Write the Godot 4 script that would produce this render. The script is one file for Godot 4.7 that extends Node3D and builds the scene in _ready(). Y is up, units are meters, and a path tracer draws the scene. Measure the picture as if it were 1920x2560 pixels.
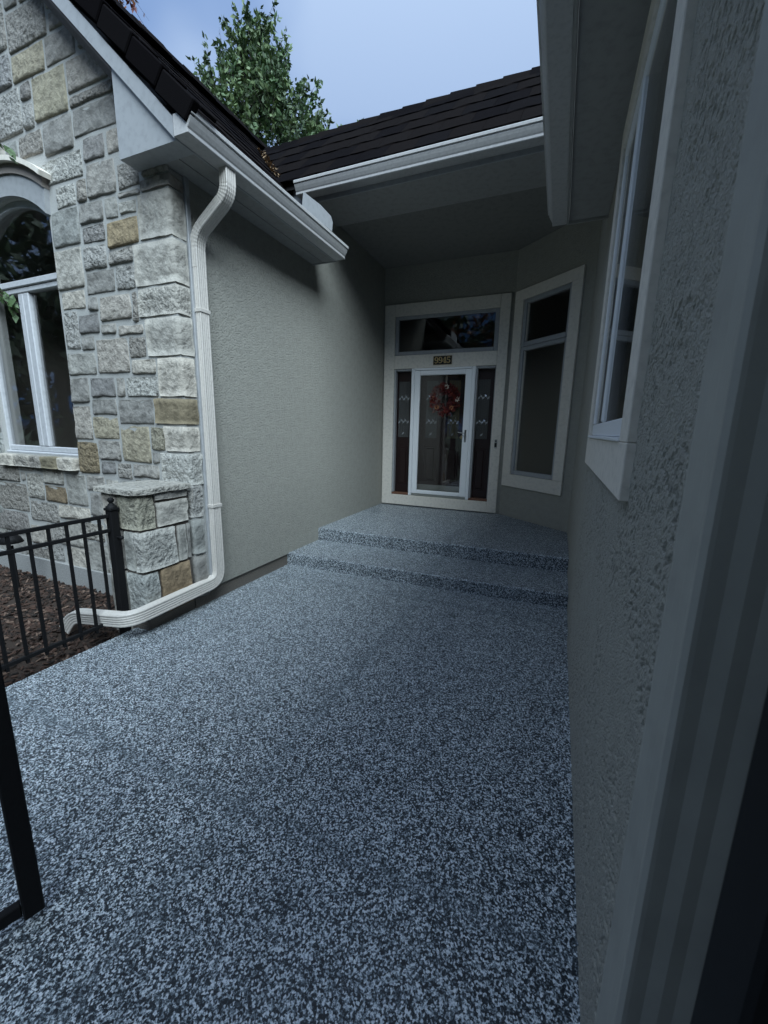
extends Node3D
# Front entry of a house at dusk. x right, y up, -z towards the front door; the patio is y = 0.

const XL := -2.81    # face of the stucco wall of the gabled wing
const XR := 0.21     # face of the stucco wall beside the camera
const ZF := -2.48    # face of the stone gable wall
const ZD := -6.55    # wall of the front door
const YS := 3.40     # soffits of both wings
const YC := 4.07     # porch ceiling
const RIDGE := -4.83

var m := {}
var rng := RandomNumberGenerator.new()
var house: Node3D

# ---------------------------------------------------------------- mesh builder
class MB:
	var st := SurfaceTool.new()
	var smooth := false
	func _init(is_smooth := false) -> void:
		smooth = is_smooth
		st.begin(Mesh.PRIMITIVE_TRIANGLES)
		st.set_smooth_group(0 if is_smooth else -1)
	func tri(a: Vector3, b: Vector3, c: Vector3) -> void:
		st.add_vertex(a); st.add_vertex(b); st.add_vertex(c)
	func quad(a: Vector3, b: Vector3, c: Vector3, d: Vector3) -> void:
		tri(a, b, c); tri(a, c, d)
	func box(lo: Vector3, hi: Vector3) -> void:
		hexa([Vector3(lo.x, lo.y, hi.z), Vector3(hi.x, lo.y, hi.z), Vector3(hi.x, lo.y, lo.z), Vector3(lo.x, lo.y, lo.z)], [Vector3(lo.x, hi.y, hi.z), Vector3(hi.x, hi.y, hi.z), Vector3(hi.x, hi.y, lo.z), Vector3(lo.x, hi.y, lo.z)])
	func hexa(b: Array, t: Array) -> void:
		quad(t[0], t[1], t[2], t[3])
		quad(b[3], b[2], b[1], b[0])
		for i in 4:
			var j := (i + 1) % 4
			quad(b[i], b[j], t[j], t[i])
	# box with chamfered edges, placed by a transform
	func chamfer(lo: Vector3, hi: Vector3, c: float, x := Transform3D.IDENTITY) -> void:
		var mid := (lo + hi) / 2.0
		var h := (hi - lo) / 2.0
		c = minf(c, minf(h.x, minf(h.y, h.z)) * 0.9)
		var sg := [-1.0, 1.0]
		var P := func(sx: float, sy: float, sz: float, ax: int) -> Vector3:
			var p := Vector3(sx * (h.x - (0.0 if ax == 0 else c)), sy * (h.y - (0.0 if ax == 1 else c)), sz * (h.z - (0.0 if ax == 2 else c)))
			return x * (mid + p)
		for s: float in sg:
			quad(P.call(s, -1.0, -1.0, 0), P.call(s, 1.0, -1.0, 0), P.call(s, 1.0, 1.0, 0), P.call(s, -1.0, 1.0, 0))
			quad(P.call(-1.0, s, -1.0, 1), P.call(1.0, s, -1.0, 1), P.call(1.0, s, 1.0, 1), P.call(-1.0, s, 1.0, 1))
			quad(P.call(-1.0, -1.0, s, 2), P.call(1.0, -1.0, s, 2), P.call(1.0, 1.0, s, 2), P.call(-1.0, 1.0, s, 2))
			for q: float in sg:
				quad(P.call(s, q, -1.0, 0), P.call(s, q, 1.0, 0), P.call(s, q, 1.0, 1), P.call(s, q, -1.0, 1))
				quad(P.call(s, -1.0, q, 0), P.call(s, 1.0, q, 0), P.call(s, 1.0, q, 2), P.call(s, -1.0, q, 2))
				quad(P.call(-1.0, s, q, 1), P.call(1.0, s, q, 1), P.call(1.0, s, q, 2), P.call(-1.0, s, q, 2))
				for r: float in sg:
					tri(P.call(s, q, r, 0), P.call(s, q, r, 1), P.call(s, q, r, 2))
	# polygon (in the plane of x's first two axes) pulled along the third axis
	func prism(poly: PackedVector2Array, z0: float, z1: float, x := Transform3D.IDENTITY) -> void:
		var idx := Geometry2D.triangulate_polygon(poly)
		for i in range(0, idx.size(), 3):
			for z: float in [z0, z1]:
				tri(x * Vector3(poly[idx[i]].x, poly[idx[i]].y, z), x * Vector3(poly[idx[i + 1]].x, poly[idx[i + 1]].y, z), x * Vector3(poly[idx[i + 2]].x, poly[idx[i + 2]].y, z))
		for i in poly.size():
			var a := poly[i]
			var b := poly[(i + 1) % poly.size()]
			quad(x * Vector3(a.x, a.y, z0), x * Vector3(b.x, b.y, z0), x * Vector3(b.x, b.y, z1), x * Vector3(a.x, a.y, z1))
	# closed profile swept along a path; u is the profile's first axis at the start
	func sweep(prof: PackedVector2Array, path: PackedVector3Array, u: Vector3, caps := true, crimp := 0.0) -> void:
		var rings := []
		var t0 := (path[1] - path[0]).normalized()
		for i in path.size():
			var t := (path[mini(i + 1, path.size() - 1)] - path[maxi(i - 1, 0)]).normalized()
			if t0.cross(t).length() > 1e-5:
				u = u.rotated(t0.cross(t).normalized(), t0.angle_to(t))
			t0 = t
			u = (u - t * u.dot(t)).normalized()
			var v := t.cross(u)
			var stretch := 1.0
			if i > 0 and i < path.size() - 1:
				stretch = 1.0 / maxf(0.6, cos((path[i] - path[i - 1]).angle_to(path[i + 1] - path[i]) / 2.0))
			var ring := PackedVector3Array()
			for p in prof:
				ring.append(path[i] + (u * p.x + v * p.y) * lerpf(1.0, stretch, 0.5) * (1.0 - (crimp if stretch > 1.0002 and i % 2 else 0.0)))
			rings.append(ring)
		for i in rings.size() - 1:
			for j in prof.size():
				var k := (j + 1) % prof.size()
				quad(rings[i][j], rings[i][k], rings[i + 1][k], rings[i + 1][j])
		if caps:
			var idx := Geometry2D.triangulate_polygon(prof)
			for ring: PackedVector3Array in [rings[0], rings[-1]]:
				for i in range(0, idx.size(), 3):
					tri(ring[idx[i]], ring[idx[i + 1]], ring[idx[i + 2]])
	func tube(path: PackedVector3Array, r0: float, r1: float, n := 6) -> void:
		var rings := []
		for i in path.size():
			var t := (path[mini(i + 1, path.size() - 1)] - path[maxi(i - 1, 0)]).normalized()
			var u := t.cross(Vector3(0.31, 0.2, 0.93)).normalized()
			var v := t.cross(u)
			var r := lerpf(r0, r1, float(i) / (path.size() - 1))
			var ring := PackedVector3Array()
			for j in n:
				ring.append(path[i] + (u * cos(TAU * j / n) + v * sin(TAU * j / n)) * r)
			rings.append(ring)
		for i in rings.size() - 1:
			for j in n:
				quad(rings[i][j], rings[i][(j + 1) % n], rings[i + 1][(j + 1) % n], rings[i + 1][j])
	func lathe(prof: Array, at: Vector3, n := 16) -> void:
		for i in prof.size() - 1:
			for j in n:
				var a := TAU * j / n
				var b := TAU * (j + 1) / n
				var p := func(q: Vector2, w: float) -> Vector3: return at + Vector3(q.x * cos(w), q.y, q.x * sin(w))
				quad(p.call(prof[i], a), p.call(prof[i], b), p.call(prof[i + 1], b), p.call(prof[i + 1], a))
	func mesh() -> ArrayMesh:
		st.index()
		st.generate_normals()
		return st.commit()

func put(parent: Node3D, called: String, b: MB, material: Material) -> MeshInstance3D:
	return put_mesh(parent, called, b.mesh(), material)

func put_mesh(parent: Node3D, called: String, mesh: Mesh, material: Material) -> MeshInstance3D:
	var o := MeshInstance3D.new()
	o.name = called
	o.mesh = mesh
	o.material_override = material
	parent.add_child(o, true)
	return o

func node(parent: Node3D, called: String, at := Vector3.ZERO) -> Node3D:
	var o := Node3D.new()
	o.name = called
	o.position = at
	parent.add_child(o, true)
	return o

func tag(o: Node, label: String, category: String, group := "", kind := "") -> void:
	if label: o.set_meta("label", label)
	if category: o.set_meta("category", category)
	if group: o.set_meta("group", group)
	if kind: o.set_meta("kind", kind)

func boxes(parent: Node3D, called: String, material: Material, list: Array, c := 0.0) -> MeshInstance3D:
	var b := MB.new()
	for q: Array in list:
		if c > 0.0: b.chamfer(q[0], q[1], c)
		else: b.box(q[0], q[1])
	return put(parent, called, b, material)

func V(x: float, y: float, z: float) -> Vector3:
	return Vector3(x, y, z)

# ---------------------------------------------------------------- materials
func lin(r: float, g: float, b: float) -> Color:
	return Color(r, g, b).linear_to_srgb()

func ramp(stops: Array, hard := false) -> Gradient:
	var g := Gradient.new()
	var off := PackedFloat32Array()
	var col := PackedColorArray()
	for s: Array in stops:
		off.append(s[0]); col.append(s[1])
	g.offsets = off
	g.colors = col
	if hard: g.interpolation_mode = Gradient.GRADIENT_INTERPOLATE_CONSTANT
	return g

func noise_tex(size: int, n: FastNoiseLite, g: Gradient = null) -> NoiseTexture2D:
	var t := NoiseTexture2D.new()
	t.width = size
	t.height = size
	t.seamless = true
	t.seamless_blend_skirt = 0.08
	t.normalize = true
	t.noise = n
	if g: t.color_ramp = g
	return t

func simplex(sd: int, freq: float, oct := 4, gain := 0.5) -> FastNoiseLite:
	var n := FastNoiseLite.new()
	n.seed = sd
	n.noise_type = FastNoiseLite.TYPE_SIMPLEX_SMOOTH
	n.frequency = freq
	n.fractal_type = FastNoiseLite.FRACTAL_FBM
	n.fractal_octaves = oct
	n.fractal_gain = gain
	return n

func gr(v: float) -> Color:
	return Color(v, v, v).linear_to_srgb()

func mat(color: Color, rough: float, metal := 0.0) -> StandardMaterial3D:
	var k := StandardMaterial3D.new()
	k.albedo_color = color
	k.roughness = rough
	k.metallic = metal
	return k

func tex(k: StandardMaterial3D, t: Texture2D, scale: Vector3, height: Texture2D = null, hscale := 0.0, world := true) -> StandardMaterial3D:
	k.uv1_triplanar = true
	k.uv1_world_triplanar = world
	k.uv1_triplanar_sharpness = 4.0
	k.uv1_scale = scale
	if t: k.albedo_texture = t
	if height:
		k.heightmap_enabled = true
		k.heightmap_texture = height
		k.heightmap_scale = hscale
	return k

func materials() -> void:
	# flake floor: chips of navy, slate, grey and white under a clear coat
	var chips := FastNoiseLite.new()
	chips.seed = 11
	chips.noise_type = FastNoiseLite.TYPE_CELLULAR
	chips.cellular_return_type = FastNoiseLite.RETURN_CELL_VALUE
	chips.cellular_distance_function = FastNoiseLite.DISTANCE_EUCLIDEAN
	chips.cellular_jitter = 1.0
	chips.frequency = 0.20
	chips.fractal_type = FastNoiseLite.FRACTAL_FBM
	chips.fractal_octaves = 2
	chips.fractal_lacunarity = 1.9
	chips.fractal_gain = 0.6
	chips.domain_warp_enabled = true
	chips.domain_warp_amplitude = 5.0
	chips.domain_warp_frequency = 0.09
	var chip_tex := noise_tex(2048, chips, ramp([[0.0, lin(0.010, 0.013, 0.016)], [0.32, lin(0.018, 0.023, 0.029)], [0.42, lin(0.050, 0.063, 0.074)], [0.50, lin(0.105, 0.130, 0.148)], [0.58, lin(0.22, 0.26, 0.285)], [0.66, lin(0.43, 0.485, 0.53)], [0.76, lin(0.72, 0.77, 0.81)], [1.0, lin(0.85, 0.88, 0.90)]]))
	var pebble := noise_tex(1024, simplex(3, 0.09, 3))
	m.flake = tex(mat(Color.WHITE, 0.42), chip_tex, Vector3.ONE * 0.42, pebble, 0.10)
	m.flake.metallic_specular = 0.4
	# stucco
	var daub := noise_tex(1024, simplex(5, 0.022, 5, 0.55), ramp([[0.0, Color.BLACK], [0.30, gr(0.05)], [0.44, gr(0.62)], [0.56, gr(0.78)], [1.0, Color.WHITE]]))
	var stain := noise_tex(1024, simplex(8, 0.005, 6, 0.6), ramp([[0.0, gr(0.84)], [0.5, gr(0.94)], [1.0, gr(1.0)]]))
	m.stucco = tex(mat(lin(0.355, 0.347, 0.305), 0.93), stain, Vector3.ONE * 1.9, daub, 0.55)
	m.stucco_plain = tex(mat(lin(0.355, 0.347, 0.305), 0.93), stain, Vector3.ONE * 1.9, noise_tex(512, simplex(33, 0.11, 3)), 0.5)
	m.stucco_paint = tex(mat(lin(0.36, 0.355, 0.32), 0.6), stain, Vector3.ONE * 1.3)
	# stone
	var speck := noise_tex(1024, simplex(21, 0.009, 6, 0.66), ramp([[0.0, gr(0.42)], [0.36, gr(0.72)], [0.52, gr(0.9)], [0.7, gr(1.0)], [1.0, gr(1.0)]]))
	var mottle := noise_tex(1024, simplex(29, 0.005, 6, 0.6), ramp([[0.0, gr(0.52)], [0.4, gr(0.8)], [0.6, gr(0.96)], [1.0, gr(1.0)]]))
	var chisel := noise_tex(1024, simplex(23, 0.0065, 6, 0.56))
	var tones := [[0.41, 0.395, 0.385], [0.50, 0.485, 0.465], [0.35, 0.29, 0.20], [0.39, 0.365, 0.30], [0.33, 0.32, 0.325], [0.27, 0.21, 0.145], [0.45, 0.415, 0.33], [0.42, 0.425, 0.42], [0.30, 0.26, 0.185]]
	m.stone = []
	m.stone_dressed = []
	for c: Array in tones:
		var rough := []
		var dressed := []
		for k in 3:
			var f: float = [0.66, 0.79, 0.90][k]
			var w: float = [1.02, 1.0, 0.97][k]
			rough.append(tex(mat(lin(c[0] * f * w * 1.02, c[1] * f, c[2] * f / w * 0.93), 0.9), speck, Vector3.ONE * 2.2, chisel, 1.9))
			dressed.append(tex(mat(lin(c[0] * f / w * 1.02, c[1] * f, c[2] * f * w * 0.93), 0.9), mottle, Vector3.ONE * (1.3 + 0.4 * k), chisel, 1.0))
		m.stone.append(rough)
		m.stone_dressed.append(dressed)
	var sandy := noise_tex(512, simplex(31, 0.06, 4), ramp([[0.0, gr(0.6)], [1.0, gr(1.0)]]))
	m.mortar = tex(mat(lin(0.50, 0.50, 0.48), 0.95), sandy, Vector3.ONE * 3.0, sandy, 0.3)
	m.pier_mortar = tex(mat(lin(0.17, 0.145, 0.125), 0.95), sandy, Vector3.ONE * 3.0, sandy, 0.4)  # brown mortar with the shadow of its recessed joints put into the colour
	m.concrete = tex(mat(lin(0.36, 0.36, 0.35), 0.9), sandy, Vector3.ONE * 1.6, sandy, 0.15)
	m.footing = tex(mat(lin(0.17, 0.15, 0.13), 0.95), sandy, Vector3.ONE * 1.9, sandy, 0.3)
	# painted trim, each with a faint weathering
	var wear := noise_tex(512, simplex(41, 0.03, 5), ramp([[0.0, gr(0.80)], [0.45, gr(0.95)], [1.0, gr(1.0)]]))
	var fine := noise_tex(512, simplex(42, 0.12, 3))
	m.casing = tex(mat(lin(0.74, 0.69, 0.61), 0.7), wear, Vector3.ONE * 1.2, fine, 0.05)
	m.white = tex(mat(lin(0.36, 0.37, 0.38), 0.45), wear, Vector3.ONE * 0.9)
	m.vinyl = mat(lin(0.86, 0.87, 0.88), 0.35)
	m.sash = tex(mat(lin(0.52, 0.53, 0.55), 0.4), wear, Vector3.ONE * 1.1)  # arched window vinyl, darkened so its shade is in the colour
	m.gutter = tex(mat(lin(0.52, 0.51, 0.50), 0.35), wear, Vector3.ONE * 1.6)
	m.downspout = tex(mat(lin(0.63, 0.59, 0.54), 0.4), wear, Vector3.ONE * 2.2)
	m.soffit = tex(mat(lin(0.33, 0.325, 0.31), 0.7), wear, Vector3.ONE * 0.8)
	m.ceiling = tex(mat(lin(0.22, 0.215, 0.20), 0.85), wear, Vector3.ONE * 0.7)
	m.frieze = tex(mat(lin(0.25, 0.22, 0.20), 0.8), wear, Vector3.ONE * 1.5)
	m.iron = tex(mat(lin(0.013, 0.013, 0.014), 0.5), wear, Vector3.ONE * 3.0)
	m.iron.metallic_specular = 0.2
	# roof tiles with a shake grain running down the slope
	var grain := noise_tex(512, simplex(51, 0.02, 5, 0.6), ramp([[0.0, gr(0.45)], [1.0, gr(1.0)]]))
	m.tile = []
	for c: Array in [[0.011, 0.010, 0.011], [0.013, 0.011, 0.011], [0.009, 0.008, 0.009], [0.014, 0.012, 0.012]]:
		m.tile.append(tex(mat(lin(c[0], c[1], c[2]), 0.85), grain, V(14, 14, 1.6), grain, 0.6, false))
		m.tile[-1].metallic_specular = 0.05
	m.roof_deck = mat(lin(0.014, 0.012, 0.012), 0.9)
	# wood, metals, glass
	m.mahogany = tex(mat(lin(0.022, 0.006, 0.005), 0.4), grain, V(9, 1.0, 9))
	m.threshold = mat(lin(0.16, 0.075, 0.045), 0.5)
	m.steel = mat(lin(0.5, 0.49, 0.47), 0.3, 0.9)
	m.kick = mat(lin(0.42, 0.42, 0.38), 0.38, 0.8)
	m.brass = mat(lin(0.62, 0.45, 0.20), 0.35, 0.8)
	m.plate = mat(lin(0.012, 0.012, 0.012), 0.4)
	m.pane = glass(Color(0.03, 0.04, 0.04), 0.10)
	m.storm_pane = glass(Color(0.04, 0.04, 0.04), 0.10)
	var ripple := noise_tex(512, simplex(61, 0.05, 3))
	m.leaded = tex(mat(lin(0.10, 0.10, 0.095), 0.18), null, V(8, 1.2, 8), ripple, 0.8)
	m.leaded_warm = tex(mat(lin(0.13, 0.12, 0.075), 0.18), null, V(8, 1.2, 8), ripple, 0.8)
	m.bevel_glass = mat(lin(0.55, 0.57, 0.58), 0.1, 0.6)
	m.lead = mat(lin(0.08, 0.08, 0.08), 0.4, 0.7)
	m.room = mat(lin(0.34, 0.31, 0.27), 0.95)
	# plants, soil
	m.leaf_green = leaf(lin(0.065, 0.115, 0.042))
	m.leaf_light = leaf(lin(0.12, 0.175, 0.07))
	m.leaf_red = leaf(lin(0.16, 0.040, 0.035))
	m.leaf_rust = leaf(lin(0.20, 0.075, 0.022))
	m.leaf_shade = leaf(lin(0.045, 0.075, 0.032))
	m.leaf_dark = leaf(lin(0.034, 0.058, 0.028))
	m.bark = tex(mat(lin(0.07, 0.055, 0.045), 0.95), sandy, V(3, 1, 3), sandy, 0.6)
	m.soil = tex(mat(lin(0.045, 0.030, 0.022), 1.0), sandy, Vector3.ONE * 2.0, sandy, 1.0)
	m.lawn = tex(mat(lin(0.035, 0.055, 0.022), 1.0), sandy, Vector3.ONE * 0.7, sandy, 1.0)
	m.mulch = mat(Color.WHITE, 0.95)
	m.mulch.vertex_color_use_as_albedo = true
	m.straw = mat(lin(0.24, 0.16, 0.09), 0.95)

func glass(c: Color, a: float) -> StandardMaterial3D:
	var k := mat(Color(c.r, c.g, c.b, a), 0.02)
	k.transparency = BaseMaterial3D.TRANSPARENCY_ALPHA
	return k

func leaf(c: Color) -> StandardMaterial3D:
	var k := mat(c, 0.6)
	k.cull_mode = BaseMaterial3D.CULL_DISABLED
	k.backlight_enabled = true
	k.backlight = Color(c.r * 0.5, c.g * 0.5, c.b * 0.4)
	return k

# ---------------------------------------------------------------- stones
# a rough-faced block: a convex outline in the plane of x's first two axes, standing proud along the third
func rock(poly: PackedVector2Array, proud: float) -> MB:
	var b := MB.new(true)
	var c := Vector2.ZERO
	var ylo := 1e9
	var yhi := -1e9
	for p in poly:
		c += p / poly.size()
		ylo = minf(ylo, p.y)
		yhi = maxf(yhi, p.y)
	var edge := PackedVector2Array()
	for i in poly.size():
		var a := poly[i]
		var e := poly[(i + 1) % poly.size()]
		var n := clampi(int(a.distance_to(e) / 0.07), 2, 4)
		for k in n:
			var p := a.lerp(e, float(k) / n)
			var inward := (c - p).normalized()
			p += inward * rng.randf_range(0.0, 0.007) + inward * (0.006 if k == 0 else 0.0)
			edge.append(p)
	var rings := []
	for q: Array in [[0.0, -0.05], [0.003, 0.55], [0.009, 0.92], [0.03, 1.0]]:
		var ring := []
		for p in edge:
			var d := c - p
			var s: float = minf(q[0] / maxf(d.length(), 0.001), 0.5)
			var lean: float = 1.35 - 1.1 * clampf((p.y - ylo) / maxf(yhi - ylo, 0.01), 0.0, 1.0)
			ring.append(Vector3(p.x + d.x * s, p.y + d.y * s, proud * lean * q[1] + (rng.randf_range(-0.0045, 0.0045) if q[1] > 0.5 else 0.0)))
		rings.append(ring)
	for r in 3:
		for i in edge.size():
			var j := (i + 1) % edge.size()
			b.quad(rings[r][i], rings[r + 1][i], rings[r + 1][j], rings[r][j])
	var mid := Vector3(c.x + rng.randf_range(-0.02, 0.02), c.y + rng.randf_range(-0.01, 0.01), proud * 1.05 + rng.randf_range(-0.004, 0.008))
	for i in edge.size():
		b.tri(rings[3][i], mid, rings[3][(i + 1) % edge.size()])
	return b

func rect(x0: float, y0: float, x1: float, y1: float) -> PackedVector2Array:
	var j := func() -> float: return rng.randf_range(-0.005, 0.005)
	return PackedVector2Array([Vector2(x0 + j.call(), y0 + j.call()), Vector2(x1 + j.call(), y0 + j.call()), Vector2(x1 + j.call(), y1 + j.call()), Vector2(x0 + j.call(), y1 + j.call())])

# a quoin seen on two sides: a block with uneven faces and worn edges
func quoin(lo: Vector3, hi: Vector3) -> MB:
	var b := MB.new(true)
	var n := 5
	var mid := (lo + hi) / 2.0
	var h := (hi - lo) / 2.0
	var wob := FastNoiseLite.new()
	wob.seed = rng.randi() % 10000
	wob.frequency = 6.0
	var P := func(q: Vector3) -> Vector3:
		var r := 0.011
		var w := Vector3(q.x * h.x, q.y * h.y, q.z * h.z)
		var inner := Vector3(clampf(w.x, -h.x + r, h.x - r), clampf(w.y, -h.y + r, h.y - r), clampf(w.z, -h.z + r, h.z - r))
		var d := w - inner
		if d.length() > 1e-6:
			w = inner + d.normalized() * minf(d.length(), r * 1.12)
		var p := mid + w
		return p + Vector3(wob.get_noise_3dv(p), wob.get_noise_3dv(p + Vector3(9, 0, 0)) * 0.5, wob.get_noise_3dv(p + Vector3(0, 9, 0))) * 0.016
	for ax in 3:
		for s: float in [-1.0, 1.0]:
			for i in n:
				for j in n:
					var f := func(a: float, e: float) -> Vector3:
						var q := Vector3.ZERO
						q[ax] = s
						q[(ax + 1) % 3] = a * 2.0 / n - 1.0
						q[(ax + 2) % 3] = e * 2.0 / n - 1.0
						return P.call(q)
					b.quad(f.call(i, j), f.call(i + 1, j), f.call(i + 1, j + 1), f.call(i, j + 1))
	return b

# ---------------------------------------------------------------- swept things
func round_path(pts: Array, r: float, n := 6) -> PackedVector3Array:
	var out := PackedVector3Array([pts[0]])
	for i in range(1, pts.size() - 1):
		var p: Vector3 = pts[i]
		var a: Vector3 = (pts[i - 1] - p)
		var c: Vector3 = (pts[i + 1] - p)
		var ra := minf(r, minf(a.length(), c.length()) * 0.48)
		var s := p + a.normalized() * ra
		var e := p + c.normalized() * ra
		for k in n + 1:
			var t := float(k) / n
			out.append(s.lerp(p, t).lerp(p.lerp(e, t), t))
	out.append(pts[-1])
	return out

# rectangular pipe with fluted faces
func pipe_profile(w: float, d: float, flutes := 4, depth := 0.0035) -> PackedVector2Array:
	var out := PackedVector2Array()
	var side := func(a: Vector2, e: Vector2, n: int) -> void:
		var inward := (e - a).orthogonal().normalized()
		if inward.dot(-(a + e) / 2.0) < 0.0: inward = -inward
		var l := (e - a)
		out.append(a + l * 0.06)
		for k in n * 4 + 1:
			var t := 0.12 + 0.76 * k / (n * 4.0)
			out.append(a + l * t + inward * depth * (0.5 - 0.5 * cos(TAU * n * (t - 0.12) / 0.76)))
		out.append(a + l * 0.94)
	var x := w / 2.0
	var y := d / 2.0
	side.call(Vector2(-x, -y), Vector2(x, -y), flutes - 1)
	side.call(Vector2(x, -y), Vector2(x, y), flutes)
	side.call(Vector2(x, y), Vector2(-x, y), flutes - 1)
	side.call(Vector2(-x, y), Vector2(-x, -y), flutes)
	return out

# open K-style gutter: first axis away from the wall, second axis up
func gutter_profile() -> PackedVector2Array:
	var outer := [Vector2(0, 0.125), Vector2(0, 0), Vector2(0.112, 0), Vector2(0.118, 0.006), Vector2(0.118, 0.026), Vector2(0.126, 0.036), Vector2(0.140, 0.060), Vector2(0.150, 0.082), Vector2(0.151, 0.094), Vector2(0.163, 0.097), Vector2(0.165, 0.118), Vector2(0.160, 0.124), Vector2(0.146, 0.124)]
	var p := PackedVector2Array(outer)
	var inner := [Vector2(0.146, 0.119), Vector2(0.157, 0.117), Vector2(0.157, 0.102), Vector2(0.145, 0.098), Vector2(0.144, 0.084), Vector2(0.134, 0.062), Vector2(0.120, 0.038), Vector2(0.112, 0.028), Vector2(0.112, 0.005), Vector2(0.005, 0.005), Vector2(0.005, 0.125)]
	p.append_array(PackedVector2Array(inner))
	return p

# gutter along a straight line; out is the direction away from the wall
func gutter(a: Vector3, b: Vector3, out: Vector3, called: String, label: String) -> Node3D:
	var g := node(self, called, a)
	tag(g, label, "gutter", "eave gutters")
	var along := (b - a).normalized()
	var x := Transform3D(Basis(out, Vector3.UP, along), Vector3.ZERO)
	var l := a.distance_to(b)
	var mb := MB.new()
	mb.prism(gutter_profile(), 0.0, l, x)
	put(g, "trough", mb, m.gutter)
	var cap := PackedVector2Array([Vector2(0.001, 0.001), Vector2(0.117, 0.001), Vector2(0.117, 0.027), Vector2(0.149, 0.083), Vector2(0.150, 0.095), Vector2(0.163, 0.098), Vector2(0.163, 0.122), Vector2(0.001, 0.124)])
	for z: Array in [[-0.003, 0.002], [l - 0.002, l + 0.003]]:
		var e := MB.new()
		e.prism(cap, z[0], z[1], x)
		put(g, "end_cap", e, m.gutter)
	return g

# ---------------------------------------------------------------- sky, sun, camera
const EXPOSURE := 4.4    # a long dusk exposure

func sky_image() -> Image:
	var w := 512
	var h := 256
	var n := simplex(77, 1.0, 5, 0.5)
	var img := Image.create(w, h, false, Image.FORMAT_RGBF)
	for y in h:
		var el := PI * (0.5 - (y + 0.5) / h)
		for x in w:
			var az := TAU * (x + 0.5) / w
			var d := Vector3(cos(el) * cos(az), sin(el), cos(el) * sin(az))
			var up := maxf(d.y, 0.0)
			var q := d / (up + 0.35) * 1.5
			var c := smoothstep(-0.20, 0.26, n.get_noise_3d(q.x, q.y * 0.6, q.z + 3.0))
			var thin := Vector3(0.045, 0.165, 0.465)
			var bank := Vector3(0.220, 0.350, 0.620)
			var s := (thin.lerp(bank, c) * (0.80 + 0.45 * up) + Vector3(0.56, 0.60, 0.54) * up * up) / EXPOSURE
			if d.y < 0.0: s = Vector3(0.05, 0.055, 0.06) / EXPOSURE
			img.set_pixel(x, y, Color(s.x, s.y, s.z))
	return img

func light_and_camera() -> void:
	var cam := Camera3D.new()
	cam.name = "camera"
	cam.position = V(0, 1.55, 0)
	cam.rotation_degrees = V(-11.389, 22.767, 1.155)
	cam.fov = 103.08
	var attr := CameraAttributesPhysical.new()
	attr.frustum_focal_length = 9.531
	attr.frustum_focus_distance = 3.4
	attr.frustum_near = 0.05
	attr.frustum_far = 400.0
	attr.exposure_aperture = 4.5
	cam.attributes = attr
	cam.near = 0.05
	cam.far = 400.0
	add_child(cam)
	cam.current = true
	var env := Environment.new()
	env.background_mode = Environment.BG_SKY
	var sm := PanoramaSkyMaterial.new()
	sm.panorama = ImageTexture.create_from_image(sky_image())
	sm.energy_multiplier = 1.0
	var sky := Sky.new()
	sky.sky_material = sm
	env.sky = sky
	env.tonemap_mode = Environment.TONE_MAPPER_LINEAR
	env.tonemap_exposure = EXPOSURE
	env.sdfgi_enabled = true
	env.ssao_enabled = true
	env.ssil_enabled = true
	var we := WorldEnvironment.new()
	we.name = "world_environment"
	we.environment = env
	add_child(we)
	var sun := DirectionalLight3D.new()
	sun.name = "sun"
	sun.light_color = Color(0.885, 0.955, 0.995)
	sun.light_energy = 0.5
	sun.light_angular_distance = 52.0
	sun.shadow_enabled = true
	add_child(sun)
	sun.look_at_from_position(V(0.74, 1.0, 0.68) * 20.0, Vector3.ZERO)

# ---------------------------------------------------------------- ground
func slab_floor(called: String, x0: float, x1: float, z0: float, z1: float, y0: float, yl: float, yr: float, material: Material) -> void:
	var b := MB.new()
	var c := 0.012
	b.hexa([V(x0, y0, z1), V(x1, y0, z1), V(x1, y0, z0), V(x0, y0, z0)], [V(x0, yl - c, z1), V(x1, yr - c, z1), V(x1, yr - c, z0), V(x0, yl - c, z0)])
	b.hexa([V(x0, yl - c, z1), V(x1, yr - c, z1), V(x1, yr - c, z0), V(x0, yl - c, z0)], [V(x0, yl, z1 - c), V(x1, yr, z1 - c), V(x1, yr, z0), V(x0, yl, z0)])
	var o := put(self, called, b, material)
	tag(o, {"patio": "blue grey flake coated patio in front of the steps", "step": "lower flake coated step across the porch", "landing": "flake coated landing in front of the door"}[called], "", "", "structure")

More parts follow.
